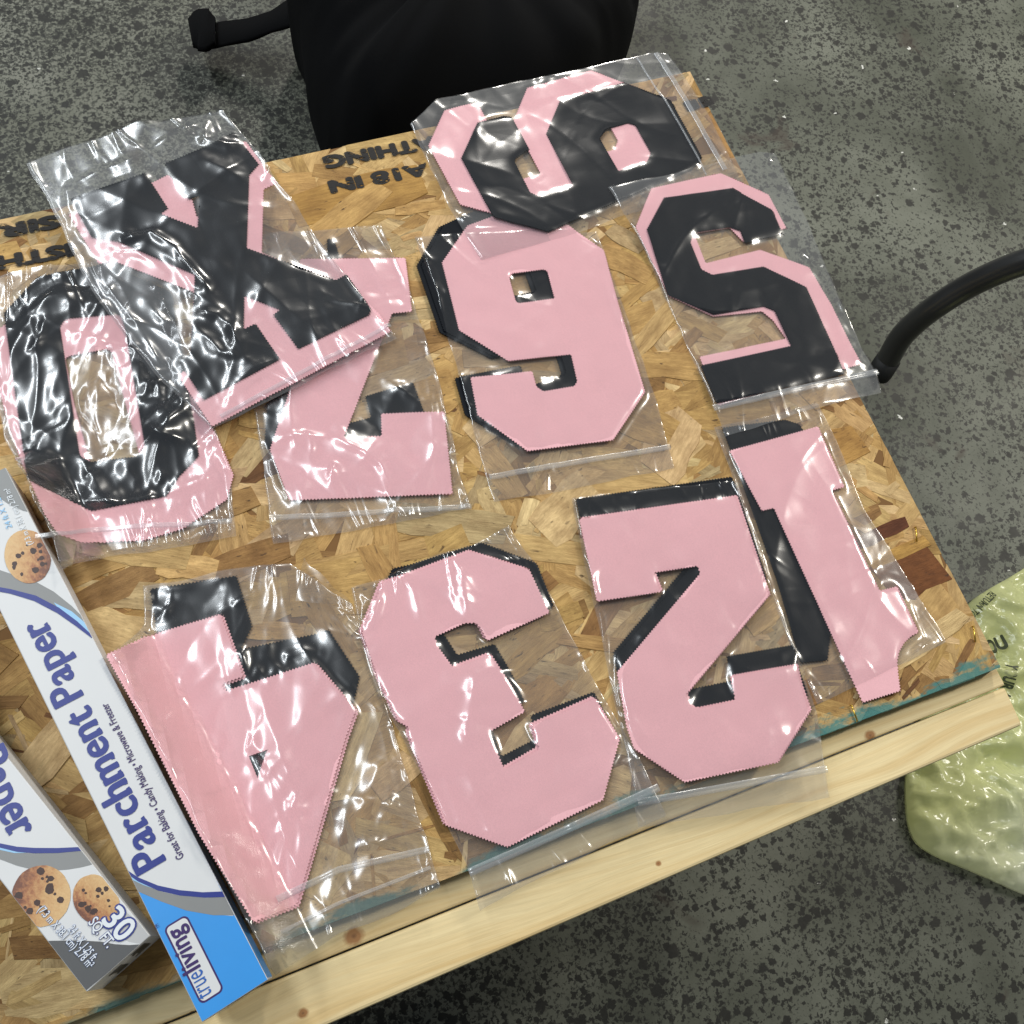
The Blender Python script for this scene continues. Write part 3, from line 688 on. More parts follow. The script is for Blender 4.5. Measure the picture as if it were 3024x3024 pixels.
def numeral(name, label, outer, holes, mat, zfun, t=TW, flat=False):
    """cut-out cloth figure with pinked edges lying on zfun"""
    ow = [tuple(on(p, zfun)) for p in (densify(outer, 40) if not flat else outer)]
    hw = [[tuple(on(p, zfun)) for p in h] for h in holes]
    loops = [zigzag(ow)]+[zigzag(h, 0.0022, 0.0012 if sum(math.dist(a, b) for a, b in zip(h, h[1:]+h[:1])) > 0.09 else 0.0004) for h in hw]
    P = []; Ed = []
    for lp in loops:
        b = len(P); P += lp; Ed += [(b+i, b+(i+1) % len(lp)) for i in range(len(lp))]
    xs = [p[0] for p in ow]; ys = [p[1] for p in ow]; st = 0.006
    gx, gy = np.meshgrid(np.arange(min(xs), max(xs), st), np.arange(min(ys), max(ys), st)); gx = gx.ravel(); gy = gy.ravel()
    ok = inside(ow, gx, gy)
    for h in hw: ok &= ~inside(h, gx, gy)
    B = np.array(P)
    for x, y in zip(gx[ok], gy[ok]):
        if np.min((B[:, 0]-x)**2+(B[:, 1]-y)**2) > 0.0028**2: P.append((x, y))
    r = delaunay_2d_cdt([Vector(p) for p in P], Ed, [], 0, 1e-7)
    VV, FF = r[0], r[2]
    cx = np.array([sum(VV[i][0] for i in f)/len(f) for f in FF]); cy = np.array([sum(VV[i][1] for i in f)/len(f) for f in FF])
    keep = inside(loops[0], cx, cy)
    for h in loops[1:]: keep &= ~inside(h, cx, cy)
    FF = [f for f, k in zip(FF, keep) if k]
    n = len(VV); ph = sum(map(ord, name+label)) % 97
    zz = [zfun(v[0], v[1])+0.0006*mnoise.noise(Vector((v[0]*20, v[1]*20, ph)))+0.00035*mnoise.noise(Vector((v[0]*55, v[1]*55, ph))) for v in VV]
    V = [(v[0], v[1], z+t) for v, z in zip(VV, zz)]+[(v[0], v[1], z) for v, z in zip(VV, zz)]
    F = []; ec = {}
    for f in FF:
        ar = sum(VV[f[i]][0]*VV[f[(i+1) % 3]][1]-VV[f[i]][1]*VV[f[(i+1) % 3]][0] for i in range(3))
        f = list(f) if ar > 0 else list(f)[::-1]
        F.append(tuple(f)); F.append(tuple(i+n for i in f[::-1]))
        for i in range(3):
            a, b = f[i], f[(i+1) % 3]; ec[(a, b)] = ec.get((a, b), 0)+1
    for (a, b) in ec:
        if (b, a) not in ec: F.append((a, a+n, b+n, b))
    o = mesh(name, V, F, mat)
    tag(o, label, 'fabric numeral' if 'letter' not in name else 'fabric letter')
    o['world_outline'] = 0; del o['world_outline']
    return ow, hw, o

# ------------------------------------------------------------------ bags
def lerp_line(poly, n):
    poly = np.array(poly, float); d = np.r_[0, np.cumsum(np.linalg.norm(np.diff(poly, axis=0), axis=1))]; t = np.linspace(0, d[-1], n)
    return np.c_[np.interp(t, d, poly[:, 0]), np.interp(t, d, poly[:, 1])]
def bag(label, top, right, bottom, left, layers, zfun, crumple, seed, zips=(), nx=150, ny=165, clearance=0.0006, creases=(), group='clear zip bags on the table top'):
    """edges in photo pixels (top: left to right, right: down, bottom: left to right, left: down); layers: (outline, holes, height above zfun)"""
    rs = np.random.RandomState(seed)
    T, R, Bm, Lf = (lerp_line([on(p, zfun) for p in dens_open(e, 60)], n) for e, n in ((top, nx), (right, ny), (bottom, nx), (left, ny)))
    u = np.linspace(0, 1, nx)[None, :, None]; v = np.linspace(0, 1, ny)[:, None, None]
    G = (1-v)*T[None]+v*Bm[None]+(1-u)*Lf[:, None]+u*R[:, None]-((1-u)*(1-v)*T[0]+u*(1-v)*T[-1]+(1-u)*v*Bm[0]+u*v*Bm[-1])
    X, Y = G[..., 0], G[..., 1]
    H = np.zeros((ny, nx))
    for ow, hw, hz in layers:
        m = inside(ow, X, Y)
        for h in hw: m &= ~inside(h, X, Y)
        H = np.where(m, np.maximum(H, hz), H)
    for k in range(2):
        Pd = np.pad(H, 1, mode='edge'); Hb = (Pd[:-2, 1:-1]+Pd[2:, 1:-1]+Pd[1:-1, :-2]+Pd[1:-1, 2:]+H)/5; H = np.maximum(H, Hb)
    for k in range(14):
        Pd = np.pad(H, 1, mode='edge'); Hb = (Pd[:-2, 1:-1]+Pd[2:, 1:-1]+Pd[1:-1, :-2]+Pd[1:-1, 2:]+H)/5; H = np.maximum(H*0.6, Hb)
    Wr = np.zeros((ny, nx)); sx0, sx1, sy0, sy1 = X.min(), X.max(), Y.min(), Y.max()
    main = rs.uniform(0, math.pi)
    for i in range(int(26+64*crumple)):
        cx, cy = rs.uniform(sx0, sx1), rs.uniform(sy0, sy1); a = main+rs.normal(0, 0.75); L = rs.uniform(0.03, 0.14); wd = rs.uniform(0.0035, 0.0110)
        am = rs.uniform(0.25, 1.0)*(0.0006+0.0020*crumple)*(1 if rs.rand() < 0.75 else -0.6)
        dx, dy = X-cx, Y-cy; s = dx*math.cos(a)+dy*math.sin(a); t = -dx*math.sin(a)+dy*math.cos(a)+rs.uniform(-5, 5)*s*s+rs.uniform(-40, 40)*s**3
        Wr += am*np.exp(-(s/L)**2*2)*np.exp(-np.abs(t/wd)**1.3)
    und = np.array([mnoise.noise(Vector((x*26, y*26, seed*1.3)))+0.5*mnoise.noise(Vector((x*60, y*44, seed*2.3))) for x, y in zip(X.ravel(), Y.ravel())]).reshape(ny, nx)
    Wr += (0.0006+0.0026*crumple)*und
    # edge puckers: short folds running in from the border
    U = np.broadcast_to(u[..., 0], (ny, nx)); Vv = np.broadcast_to(v[..., 0], (ny, nx))
    for i in range(int(26+30*crumple)):
        sd = rs.randint(4); c = rs.rand(); L = rs.uniform(0.03, 0.14); wd = rs.uniform(0.006, 0.02); sl = rs.uniform(-0.6, 0.6)
        s, t = ((Vv, U), (1-Vv, U), (U, Vv), (1-U, Vv))[sd]
        Wr += rs.uniform(0.3, 1.0)*(0.0005+0.0018*crumple)*np.exp(-(s/L)**2)*np.exp(-((t-c-sl*s)/wd)**2)
    for k in range(3):
        fx = rs.uniform(14, 40); Wr += (0.00012+0.0006*crumple)*np.sin(X*fx*rs.uniform(.6, 1)+rs.uniform(0, 6)+Y*rs.uniform(-60, 60))
    Wr += (0.0012+0.0016*crumple)*(np.exp(-(U/0.022)**2)+np.exp(-((1-U)/0.022)**2))*(0.6+0.8*und)
    border = np.minimum.reduce([U, 1-U, Vv, 1-Vv]); edge = np.clip(border/0.006, 0, 1)
    Wr = np.maximum(Wr-Wr.min()*0.3, 0)*(0.35+0.65*edge)
    for k, (cs, ch, cw_) in enumerate(creases):                 # the folds one notices in the photograph
        cl = np.array([on(p, zfun) for p in dens_open(pts(cs), 30)]); D = np.full(X.shape, 9.0); Tt = np.zeros(X.shape); acc = 0.0
        for a, b in zip(cl, cl[1:]):
            ab = b-a; L2 = float(ab@ab)+1e-12; tt = np.clip(((X-a[0])*ab[0]+(Y-a[1])*ab[1])/L2, 0, 1)
            d = np.hypot(X-a[0]-tt*ab[0], Y-a[1]-tt*ab[1]); m = d < D; D = np.where(m, d, D); Tt = np.where(m, acc+tt*math.sqrt(L2), Tt); acc += math.sqrt(L2)
        Wr += 0.75*ch*np.exp(-(D/(1.6*cw_))**1.5)*(0.9+0.25*np.sin(Tt*95+k)+0.15*np.sin(Tt*210+2*k))*np.clip(Tt/0.012, 0.25, 1)*np.clip((acc-Tt)/0.012, 0.25, 1)
    Z0 = np.vectorize(zfun)(X, Y)
    # the rim wanders a little
    wob = 0.0012+0.0018*crumple
    for arr, (axis) in ((X, 0), (Y, 1)):
        nz = np.array([[mnoise.noise(Vector((x*38, y*38, seed+axis*9))) for x, y in zip(X[j, ::1], Y[j, ::1])] for j in range(0, ny)])
        arr += nz*wob*(1-np.clip(border/0.12, 0, 1))
    Z = Z0+clearance+H+Wr
    Zb = Z0-0.0003
    V = [(X[j, i], Y[j, i], Z[j, i]) for j in range(ny) for i in range(nx)]
    F = [(j*nx+i, (j+1)*nx+i, (j+1)*nx+i+1, j*nx+i+1) for j in range(ny-1) for i in range(nx-1)]
    o = mesh('zip_bag', V, F, M['film_crumpled'] if crumple > 0.45 else M['film_flat'], None, True)
    tag(o, label, 'plastic bag', group)
    st = 4; jj = list(range(0, ny-1, st))+[ny-1]; ii = list(range(0, nx-1, st))+[nx-1]; m = len(ii)
    Vb = [(X[j, i], Y[j, i], Zb[j, i]) for j in jj for i in ii]
    Fb = [(a*m+b, (a+1)*m+b, (a+1)*m+b+1, a*m+b+1) for a in range(len(jj)-1) for b in range(m-1)]
    mesh('back_film', Vb, Fb, M['film_under'], o, True)
    zi = lambda x, y: Z.ravel()[np.argmin((X-x)**2+(Y-y)**2)]
    for k, (s, wdt) in enumerate(zips):
        line = [on(p, zfun) for p in dens_open(pts(s), 12)]
        line = [np.array(p) for p in line]; Vz = []; Fz = []
        for q, p in enumerate(line):
            d = line[min(q+1, len(line)-1)]-line[max(q-1, 0)]; d = d/(np.linalg.norm(d)+1e-9); nrm = np.array([-d[1], d[0]])
            zc = zi(*p)+0.0006
            for off, up in ((-1, -0.0003), (-0.55, 0.0008), (-0.1, 0.0003), (0.1, 0.0003), (0.55, 0.0008), (1, -0.0003)):
                w_ = p+nrm*off*wdt; Vz.append((w_[0], w_[1], zc+up))
        for q in range(len(line)-1):
            for r in range(5): Fz.append((q*6+r, q*6+r+1, q*6+r+7, q*6+r+6))
        zo = mesh('zip_strip', Vz, Fz, M['zip'], o, True)
        for p_ in zo.data.polygons:
            if p_.normal.z < 0: p_.flip()
    return o
def lift(*bumps, base=0.0):
    B = [(px(p)[:2], r, h) for p, r, h in bumps]
    def f(x, y):
        z = HT+0.0021+base
        for c, r, h in B:
            d = min(1.0, math.hypot(x-c[0], y-c[1])/r); z += h*(1-d*d*(3-2*d))
        return z
    return f
def up(fn, k): return lambda x, y: fn(x, y)+k
def stack(zf, pieces):
    """pieces bottom to top: (name, label, outer, holes, mat) -> layers for the bag film"""
    lay = []
    for i, (nm, lab, ou, ho, mt) in enumerate(pieces):
        ow, hw, _ = numeral(nm, lab, ou, ho, mt, up(zf, 0.0005+i*(TW+0.0004)))
        lay.append((ow, hw, 0.0005+i*(TW+0.0004)+TW))
    return lay
PK, BK = M['pink'], M['black']

# --- 0 at the left edge
zf = lambda x, y: HT+0.0021+lean(x, y)
b0 = pts('P 10,924 88,842 111,817 320,778 505,862 575,1254 589,1347 C 1000,772 930,880 510,963 150,785')
h0 = pts('Z0 480,515 512,460 550,437 960,400 1000,430 1030,530 1190,1480 1140,1562 1110,1578 740,1620 655,1578 638,1540')
p0 = pts('P -22,983 -7,1142 22,1250 54,1345 95,1440 130,1520 170,1580 240,1604 420,1600 540,1565 673,1477 692,1403 647,1297 610,1230 560,1150 500,1000 430,930 300,900 120,900 40,940')
hp0 = pts('Z0 525,775 560,748 880,690 920,722 1020,1100 1090,1360 1170,1640 1100,1730 800,1760 730,1620 600,1150')
lay = stack(zf, [('pink_numeral', 'larger pink fabric numeral 0 showing round the black 0 at the left edge', p0, [hp0], PK),
                 ('black_numeral', 'black fabric numeral 0 in the most crumpled bag, at the left edge', b0, [h0], BK)])
bag0 = bag('crumpled clear zip bag round the black 0, draped on the right carton',
    pts('P -32,835 37,798 130,782 265,776 420,742'), pts('P 420,742 520,960 600,1200 650,1290 690,1395 688,1480 704,1580'),
    pts('P 182,1676 320,1640 500,1622 704,1580'), pts('P -32,835 -30,1000 -12,1150 16,1297 85,1424 140,1560 182,1676'), lay, zf, 1.0, 5, [('C 200,1105 1300,1030', 0.0022)], creases=(('Z0 40,330 230,230 420,110 640,80', 0.0042, 0.0034), ('Z0 390,470 370,600 330,700 220,800', 0.0036, 0.0028), ('Z0 240,1700 430,1650 540,1570', 0.0040, 0.0036), ('Z0 700,1640 730,1740 880,1700', 0.0036, 0.0024), ('Z0 1100,1900 1120,1780 1060,1700', 0.0036, 0.0028), ('Z0 1240,1900 1330,1750 1310,1660', 0.0036, 0.0028), ('Z0 1420,1860 1480,1720', 0.0036, 0.0028), ('Z0 1180,1350 1330,1440 1560,1460', 0.0042, 0.0030), ('Z0 1160,1130 1220,1000 1290,980 1330,1090', 0.0036, 0.0028), ('Z0 300,1850 600,1960 1000,1990 1400,1880 1740,1760', 0.0050, 0.0036), ('C 30,560 85,800 250,1000 330,1100', 0.004, 0.0028)))
# --- 7
p7 = pts('X2 1060,345 A 375,1435 412,1742 300,1752 X2 1430,1795 S7 1095,480 1090,310 1580,295 1645,930 395,980 245,590 X2 985,1390 1150,900 1060,700')
b7 = pts('S7 970,180 1340,70 1425,300 1430,560 420,700 205,560 225,230 415,110 X2 1040,1350 1300,600 1280,182 1345,182 1390,330 1500,700 1400,1600 S7 845,385 1015,340')
zf = lift()
lay = stack(zf, [('black_numeral', 'black fabric numeral 7 mostly hidden under the pink 7', b7, [], BK),
                 ('pink_numeral', 'pink fabric numeral 7, its foot under the bag with the letter X', p7, [], PK)])
bag('clear zip bag with wrinkled sides round the pink 7', pts('P 655,700 860,684 1124,664'), pts('P 1124,664 1222,890 1290,1100 1340,1333 1391,1504'),
    pts('P 807,1608 1000,1590 1200,1570 1391,1552'), pts('P 655,700 747,1209 780,1370 793,1508 807,1608'), lay, zf, 0.62, 7, [('S7 250,1120 780,1090 1250,1060 1780,1030', 0.0024)], creases=(('S7 250,560 400,500 540,500 760,530 950,620 1090,710 1160,850 1190,920', 0.0034, 0.0028), ('S7 430,510 450,580 420,620', 0.003, 0.0022), ('S7 550,500 575,580 555,680', 0.003, 0.0022), ('S7 205,480 240,620 310,780 375,960', 0.0036, 0.0026), ('S7 1590,150 1610,330 1660,560 1640,640 1670,900', 0.0036, 0.0022), ('S7 1140,70 1230,140 1380,230', 0.0030, 0.0030), ('S7 700,880 740,740 720,860', 0.003, 0.0022), ('S7 290,1300 480,1270 760,1250', 0.0030, 0.0024)))
# --- 6
p6 = pts('A 572,1465 715,1257 900,1190 1200,1190 1320,1285 1478,1395 1560,1690 D 1710,300 1530,570 1050,632 770,430 730,215 1080,180 1105,270 1140,293 1310,264 1325,240 1292,92 945,130 735,0 A 668,1845')
hp6 = pts('A 945,1548 965,1522 1140,1500 1166,1512 1207,1668 1000,1696 982,1682')
b6 = sim(p6, pts('A 572,1465')[0], pts('D 770,430')[0], pts('A 430,1485')[0], pts('D 700,430')[0])
hb6 = sim(hp6, pts('A 572,1465')[0], pts('D 770,430')[0], pts('A 430,1485')[0], pts('D 700,430')[0])
zf = lift()
lay = stack(zf, [('black_numeral', 'black fabric numeral 6 peeping out left of the pink 6', b6, [hb6], BK), ('black_numeral', 'second black fabric 6, sandwiched between the pink 6 and the lowest one', shift(b6, 14, -4), [shift(hb6, 14, -4)], BK),
                 ('pink_numeral', 'pink fabric numeral 6 with a square eye, in the middle of the far row', p6, [hp6], PK)])
bag('smooth clear zip bag round the pink 6, its zip at the near end', pts('P 1225,700 1500,690 1762,684'), pts('P 1762,684 1860,960 1935,1180 1991,1382'),
    pts('P 1457,1482 1700,1440 1991,1382'), pts('P 1225,700 1280,850 1340,1060 1400,1280 1457,1482'), lay, zf, 0.16, 11, [('D 838,775 1300,695 1845,606', 0.0026)], creases=(('A 455,1700 520,1640 545,1750 600,1900', 0.0034, 0.0030), ('D 600,60 640,300 700,460 790,600', 0.0030, 0.0022), ('D 1105,480 1115,540 1130,600', 0.0022, 0.0022), ('A 1400,1440 1480,1560 1600,1900', 0.0022, 0.0024)))
# --- 9
b9 = pts('N9 275,655 385,415 560,370 617,376 737,595 645,655 640,680 740,882 800,910 1027,840 845,492 940,265 1370,145 1685,265 1895,650 1868,710 862,1152 490,1050')
hb9 = pts('N9 1200,522 1250,456 1395,413 1450,430 1556,622 1532,682 1330,746')
zf = lift(((1480, 700), 0.17, 0.0050))
lay = stack(zf, [('pink_numeral', 'pink fabric numeral 9 sticking out left of the black 9', shift(b9, -98, -36), [shift(hb9, -98, -36)], PK),
                 ('black_numeral', 'black fabric numeral 9 lying on its side at the far corner', b9, [hb9], BK)])
bag('clear zip bag round the black 9, reaching past the far edge', pts('P 1212,364 1288,294 1600,228 1780,190 1927,156 1972,160'), pts('P 1972,160 2013,213 2100,350 2195,545'),
    pts('P 1419,768 1700,690 1830,640 2000,590 2195,545'), pts('P 1212,364 1258,470 1330,620 1419,768'), lay, zf, 0.10, 13, [('P 1936,160 2020,290 2140,505', 0.0028), ('P 1880,176 1960,300 2085,520', 0.0010)], creases=(('A 460,830 480,900 530,1000', 0.0036, 0.0026), ('A 650,1190 700,1230 760,1270', 0.0036, 0.0026)))
# --- 5
b5 = pts('A 1715,1280 1812,1100 B 305,1048 530,1170 592,1308 375,1360 350,1290 290,1270 90,1300 75,1350 135,1500 195,1530 480,1485 720,1600 870,1932 E 935,200 215,366 125,150 630,40 B 540,1735 480,1710 200,1757 A 1830,1645')
p5 = pts('A 1650,1270 1740,1048 B 240,965 510,1085 610,1276 365,1352 290,1274 96,1305 160,1465 460,1392 735,1492 860,1700 975,1932 E 1030,145 228,378 118,102 600,0 B 530,1790 470,1740 200,1768 A 1835,1652')
zf = lift(((1860, 580), 0.12, 0.0065), ((2270, 1230), 0.11, 0.0035))
lay = stack(zf, [('pink_numeral', 'pink fabric numeral 5 rimming the black 5 on its right side', p5, [], PK), ('black_numeral', 'black fabric numeral 5 beside the board edge on the right', b5, [], BK)])
bag('clear zip bag round the black 5, over the right edge of the board', pts('P 1795,552 2000,510 2244,446 2290,455'), pts('P 2290,455 2371,625 2441,790 2541,1024 2588,1101 2602,1157'),
    pts('P 2141,1288 2300,1240 2460,1190 2602,1157'), pts('P 1795,552 1859,652 1930,800 2016,1000 2114,1207 2141,1288'), lay, zf, 0.14, 17, [('E 195,392 700,280 1112,190', 0.0030)], creases=(('B 690,1405 740,1480 860,1600 940,1800', 0.0034, 0.0026), ('B 490,890 600,950 690,1150', 0.003, 0.0024)))
# --- 1
b1 = pts('E 245,495 600,450 685,478 740,600 900,1200 838,1797 683,1812 545,1330 300,640')
p1 = pts('E 285,625 785,487 935,830 865,850 1128,1402 1225,1378 1347,1640 1302,1663 1264,1700 1236,1750 1226,1800 1232,1870 1243,1967 1030,2033 535,950 468,965')
zf = lift()
lay = stack(zf, [('black_numeral', 'black fabric numeral 1 half hidden under the pink 1', b1, [], BK), ('pink_numeral', 'pink fabric numeral 1 lying nearest the right edge of the board', p1, [], PK)])
bag('clear zip bag round the pink 1, tucked under the bag of the black 5', pts('P 2108,1262 2260,1230 2415,1190'), pts('P 2415,1190 2470,1300 2551,1503 2700,1740 2795,1896'),
    pts('P 2415,2078 2600,1990 2795,1896'), pts('P 2108,1262 2160,1400 2240,1640 2330,1900 2415,2078'), lay, zf, 0.12, 19, creases=(('E 1310,1790 1360,1720 1440,1690', 0.0030, 0.0024), ('E 850,1660 880,1740', 0.003, 0.0024)))
# --- 2
p2 = pts('D 1335,1003 E 325,878 512,1435 G 50,102 80,165 105,172 310,130 316,112 290,0 E 290,1880 665,1815 690,1932 G 740,190 560,480 40,590 F 1640,400 1600,280 D 1545,1860 E 122,1310 110,1272 D 1758,1308 1800,1415 1435,1470')
b2 = shift(p2, -10, -59)
zf = lift(((2300, 1650), 0.12, 0.0042))
lay = stack(zf, [('black_numeral', 'lowest black fabric 2 of the pile under the pink 2', b2, [], BK), ('black_numeral', 'upper black fabric 2 of the pile under the pink 2', shift(b2, 5, 12), [], BK),
                 ('pink_numeral', 'lower pink fabric 2, its edge just showing under the top pink 2', shift(p2, 5, -4), [], PK),
                 ('pink_numeral', 'top pink fabric numeral 2, next to the 1 in the near row', p2, [], PK)])
bag('clear zip bag round the pink 2, its zip lying over the front beam', pts('P 1690,1470 1900,1450 2168,1424'), pts('P 2168,1424 2286,1770 2366,1968 2413,2106 2450,2356'),
    pts('P 1884,2446 2100,2410 2250,2385 2450,2356'), pts('P 1690,1470 1711,1600 1758,1795 1795,2000 1850,2220 1884,2446'), lay, zf, 0.18, 23, [('F 1660,700 G 0,662 400,590 830,512', 0.0028)], creases=(('E 250,620 285,700 335,860 400,1020 450,1190 520,1330 530,1450', 0.0042, 0.0022), ('D 1310,910 1330,1100 1390,1300 1440,1600 1480,1850', 0.0036, 0.0022), ('D 1640,1740 1720,1600', 0.0024, 0.0030)))
# --- 3
p3 = pts('D 240,1360 345,1330 740,1183 1065,1285 1180,1530 825,1690 790,1620 762,1590 700,1592 540,1665 560,1720 640,1830 850,1755 965,1932 F 1042,195 842,308 905,460 925,505 1112,397 1070,268 1430,110 1570,340 1475,688 1420,715 940,952 595,830 385,325 388,284 330,252 212,0 D 125,1640')
b3 = sim(p3, pts('D 345,1330')[0], pts('F 940,950')[0], pts('D 400,1255')[0], pts('F 900,870')[0])
zf = lift(((1900, 2350), 0.07, 0.004))
lay = stack(zf, [('black_numeral', 'black fabric numeral 3 peeping out above the pink 3', b3, [], BK), ('pink_numeral', 'lower pink fabric 3, a thin rim under the top pink 3', shift(p3, -9, -5), [], PK),
                 ('pink_numeral', 'top pink fabric numeral 3, between the 4 and the 2 in the near row', p3, [], PK)])
bag3 = bag('wrinkled clear zip bag round the pink 3, its near corner over the front beam', pts('P 1038,1736 1143,1705 1300,1630 1397,1612 1502,1555'), pts('P 1502,1555 1588,1684 1668,1848 1763,2024 1880,2230 1966,2407'),
    pts('P 1419,2689 1560,2610 1760,2510 1966,2407'), pts('P 1038,1736 1060,1880 1140,2090 1240,2280 1339,2477 1376,2556 1419,2689'), lay, zf, 0.42, 29, [('F 725,1090 1200,880 1780,615', 0.0030)], creases=(('D 680,1260 690,1400 720,1560 745,1700', 0.0034, 0.0040), ('D 400,1340 440,1500 480,1640', 0.0026, 0.0034), ('F 760,-60 740,100 710,300 690,420', 0.0028, 0.0040), ('F 1320,550 1390,480', 0.0026, 0.0026), ('F 1180,690 1250,600', 0.0026, 0.0024), ('F 1500,600 1600,500 1660,440', 0.0034, 0.0034), ('D 90,1390 170,1480 150,1600', 0.0034, 0.0040), ('D 240,1400 200,1560 165,1620', 0.003, 0.0022)))
# --- 4
p4 = pts('Q4 25,690 300,555 855,390 1020,845 868,898 880,938 1070,880 1520,735 1820,1080 1748,1274 L 1700,1130 1655,1275 1410,1372 1360,1290 1100,870 880,430 760,190')
hp4 = pts('L 1384,440 1496,400 1438,574')
b4 = pts('Q4 340,215 965,118 1080,485 1000,640 1250,590 1545,530 1620,500 1845,840 1810,1000 1560,1750 900,1800 420,700')
zf = lambda x, y: HT+0.0021+lean(x, y)
lay = stack(zf, [('black_numeral', 'black fabric numeral 4 showing beyond the pink 4', b4, [], BK), ('pink_numeral', 'lower pink fabric 4, a thin rim beneath the propped pink 4', shift(p4, 8, 4), [shift(hp4, -4, 3)], PK),
                 ('pink_numeral', 'top pink fabric numeral 4, bent up against the right carton', p4, [hp4], PK)])
bag4 = bag('crumpled clear zip bag round the pink 4, leaning on the right carton', pts('P 424,1735 600,1700 755,1668 860,1662 1041,1787'), pts('P 1041,1787 1154,2127 1220,2350 1302,2620'),
    pts('P 815,2880 1000,2760 1150,2700 1302,2620'), pts('P 424,1735 425,1850 330,1935 420,2110 570,2400 731,2720 815,2880'), lay, zf, 0.62, 31, [('F -340,1240 0,1075 500,960', 0.0024), ('F -320,1420 0,1262 510,1062', 0.0014)], creases=(('Q4 1050,600 1010,700 1060,880', 0.0036, 0.0026), ('Q4 1070,890 1120,800 1180,870', 0.0036, 0.0024), ('Q4 1200,880 1250,780 1300,830', 0.0036, 0.0024), ('Q4 1310,800 1330,700 1430,660 1560,680', 0.0040, 0.0028), ('Q4 1180,700 1200,560 1180,520', 0.0036, 0.0026), ('Q4 560,1040 580,900 610,820', 0.0034, 0.0036), ('Q4 430,1300 470,1180 515,1070', 0.0030, 0.0026), ('Q4 900,360 1050,280 1150,230', 0.0034, 0.0024), ('Q4 360,230 620,200 960,130', 0.0030, 0.0034), ('Q4 380,470 560,290', 0.0030, 0.0024), ('F 100,780 200,560 260,420', 0.0036, 0.0050), ('F 190,880 330,640', 0.0036, 0.0036), ('F 70,960 300,900', 0.0030, 0.0024)))
def patch(name, corners, zfun, h, amp, seed, mat, parent, n=46):
    """a loose crumpled piece of film: four corners in photo pixels, clockwise from top left"""
    c = [on(p, zfun) for p in corners]; V = []
    for j in range(n):
        for i in range(n):
            u_, v_ = i/(n-1), j/(n-1); p = (1-u_)*(1-v_)*c[0]+u_*(1-v_)*c[1]+u_*v_*c[2]+(1-u_)*v_*c[3]
            r1 = abs(mnoise.noise(Vector((p[0]*38, p[1]*22, seed)))); r2 = abs(mnoise.noise(Vector((p[0]*80, p[1]*50, seed+3))))
            p = p+0.004*np.array([mnoise.noise(Vector((p[0]*60, p[1]*60, seed+7))), mnoise.noise(Vector((p[0]*60, p[1]*60, seed+11)))])
            V.append((p[0], p[1], zfun(*p)+h+amp*(r1*1.4+r2*0.5)))
    F = [(j*n+i, (j+1)*n+i, (j+1)*n+i+1, j*n+i+1) for j in range(n-1) for i in range(n-1)]
    return mesh(name, V, F, mat, parent, True)
patch('flap_or_added_film', pts('Q4 1440,5 1500,90 1790,332 1400,300'), up(lift(), 0.004), 0.0015, 0.0030, 4, M['film_crumpled'], bag4)
patch('flap_or_added_film', pts('Z0 560,745 905,650 1170,1500 690,1590'), lambda x, y: HT+0.0021+lean(x, y), 0.0008, 0.0034, 9, M['film_crumpled'], bag0)  # extra crumpled film added in the eye of the 0 for more highlights
# --- X on top of the pile
bX = pts('X1 155,710 770,495 960,790 905,832 1195,945 1210,695 1125,720 920,425 1260,285 1490,165 1700,430 1620,520 1600,1110 X2 1355,515 1445,465 1645,750 1638,800 1050,1085 845,800 895,760 615,650 610,915 705,870 907,1165 280,1500 75,1180 165,1130 205,500 X1 1165,1330 545,1060 330,1025')
pX = pts('X1 140,840 845,570 960,512 1150,690 1195,860 1300,600 1250,400 1590,240 1850,590 1740,640 1725,1150 X2 1400,560 1640,720 1720,800 1812,940 345,1720 60,1290 160,1240 200,620 X1 1165,1480 510,1222 390,1250')
zf = lift(((500, 480), 0.22, 0.012), base=0.0085)
lay = stack(zf, [('pink_letter', 'larger pink fabric letter X showing at the sides of the black X', pX, [], PK), ('black_letter', 'black fabric letter X on top of the bags of 0 and 7', bX, [], BK)])
bag('stiff wrinkled clear zip bag with the letter X on top of two others', pts('P 80,482 217,430 400,370 657,329'), pts('P 657,329 736,419 850,575 1000,790 1090,910 1172,997'),
    pts('P 627,1266 800,1180 1000,1080 1172,997'), pts('P 80,482 150,610 240,800 362,985 480,1130 627,1266'), lay, zf, 0.54, 37, [('X2 420,1640 1000,1330 1800,900', 0.0020)], creases=(('X1 550,1085 700,1060 825,1020 930,1080 1020,1130 1080,1230 1200,1370 1300,1480 1345,1515', 0.0050, 0.0030), ('X1 490,1145 560,1175 720,1190 830,1240 940,1330', 0.0030, 0.0026), ('X1 145,600 140,700 155,830 175,930 165,1020', 0.0035, 0.0026), ('X1 85,725 250,590 430,500 660,430 900,290 1250,90', 0.0035, 0.0030), ('X1 1300,60 1262,150 1262,262 1450,300 1570,275', 0.0045, 0.0030), ('X1 1210,400 1420,500 1620,600', 0.0030, 0.0045), ('X2 190,800 400,830 500,920 580,1100 625,1190', 0.0048, 0.0040), ('X2 625,1190 420,1130 300,1000 190,890', 0.0040, 0.0035), ('X2 1250,640 1370,700', 0.003, 0.0026), ('X2 450,1600 560,1380 700,1260 900,1180', 0.0035, 0.0030), ('Z0 720,30 800,110 900,220 1040,400 1180,600 1330,870', 0.0035, 0.0030), ('Z0 1200,310 1330,470 1460,520', 0.003, 0.003)))

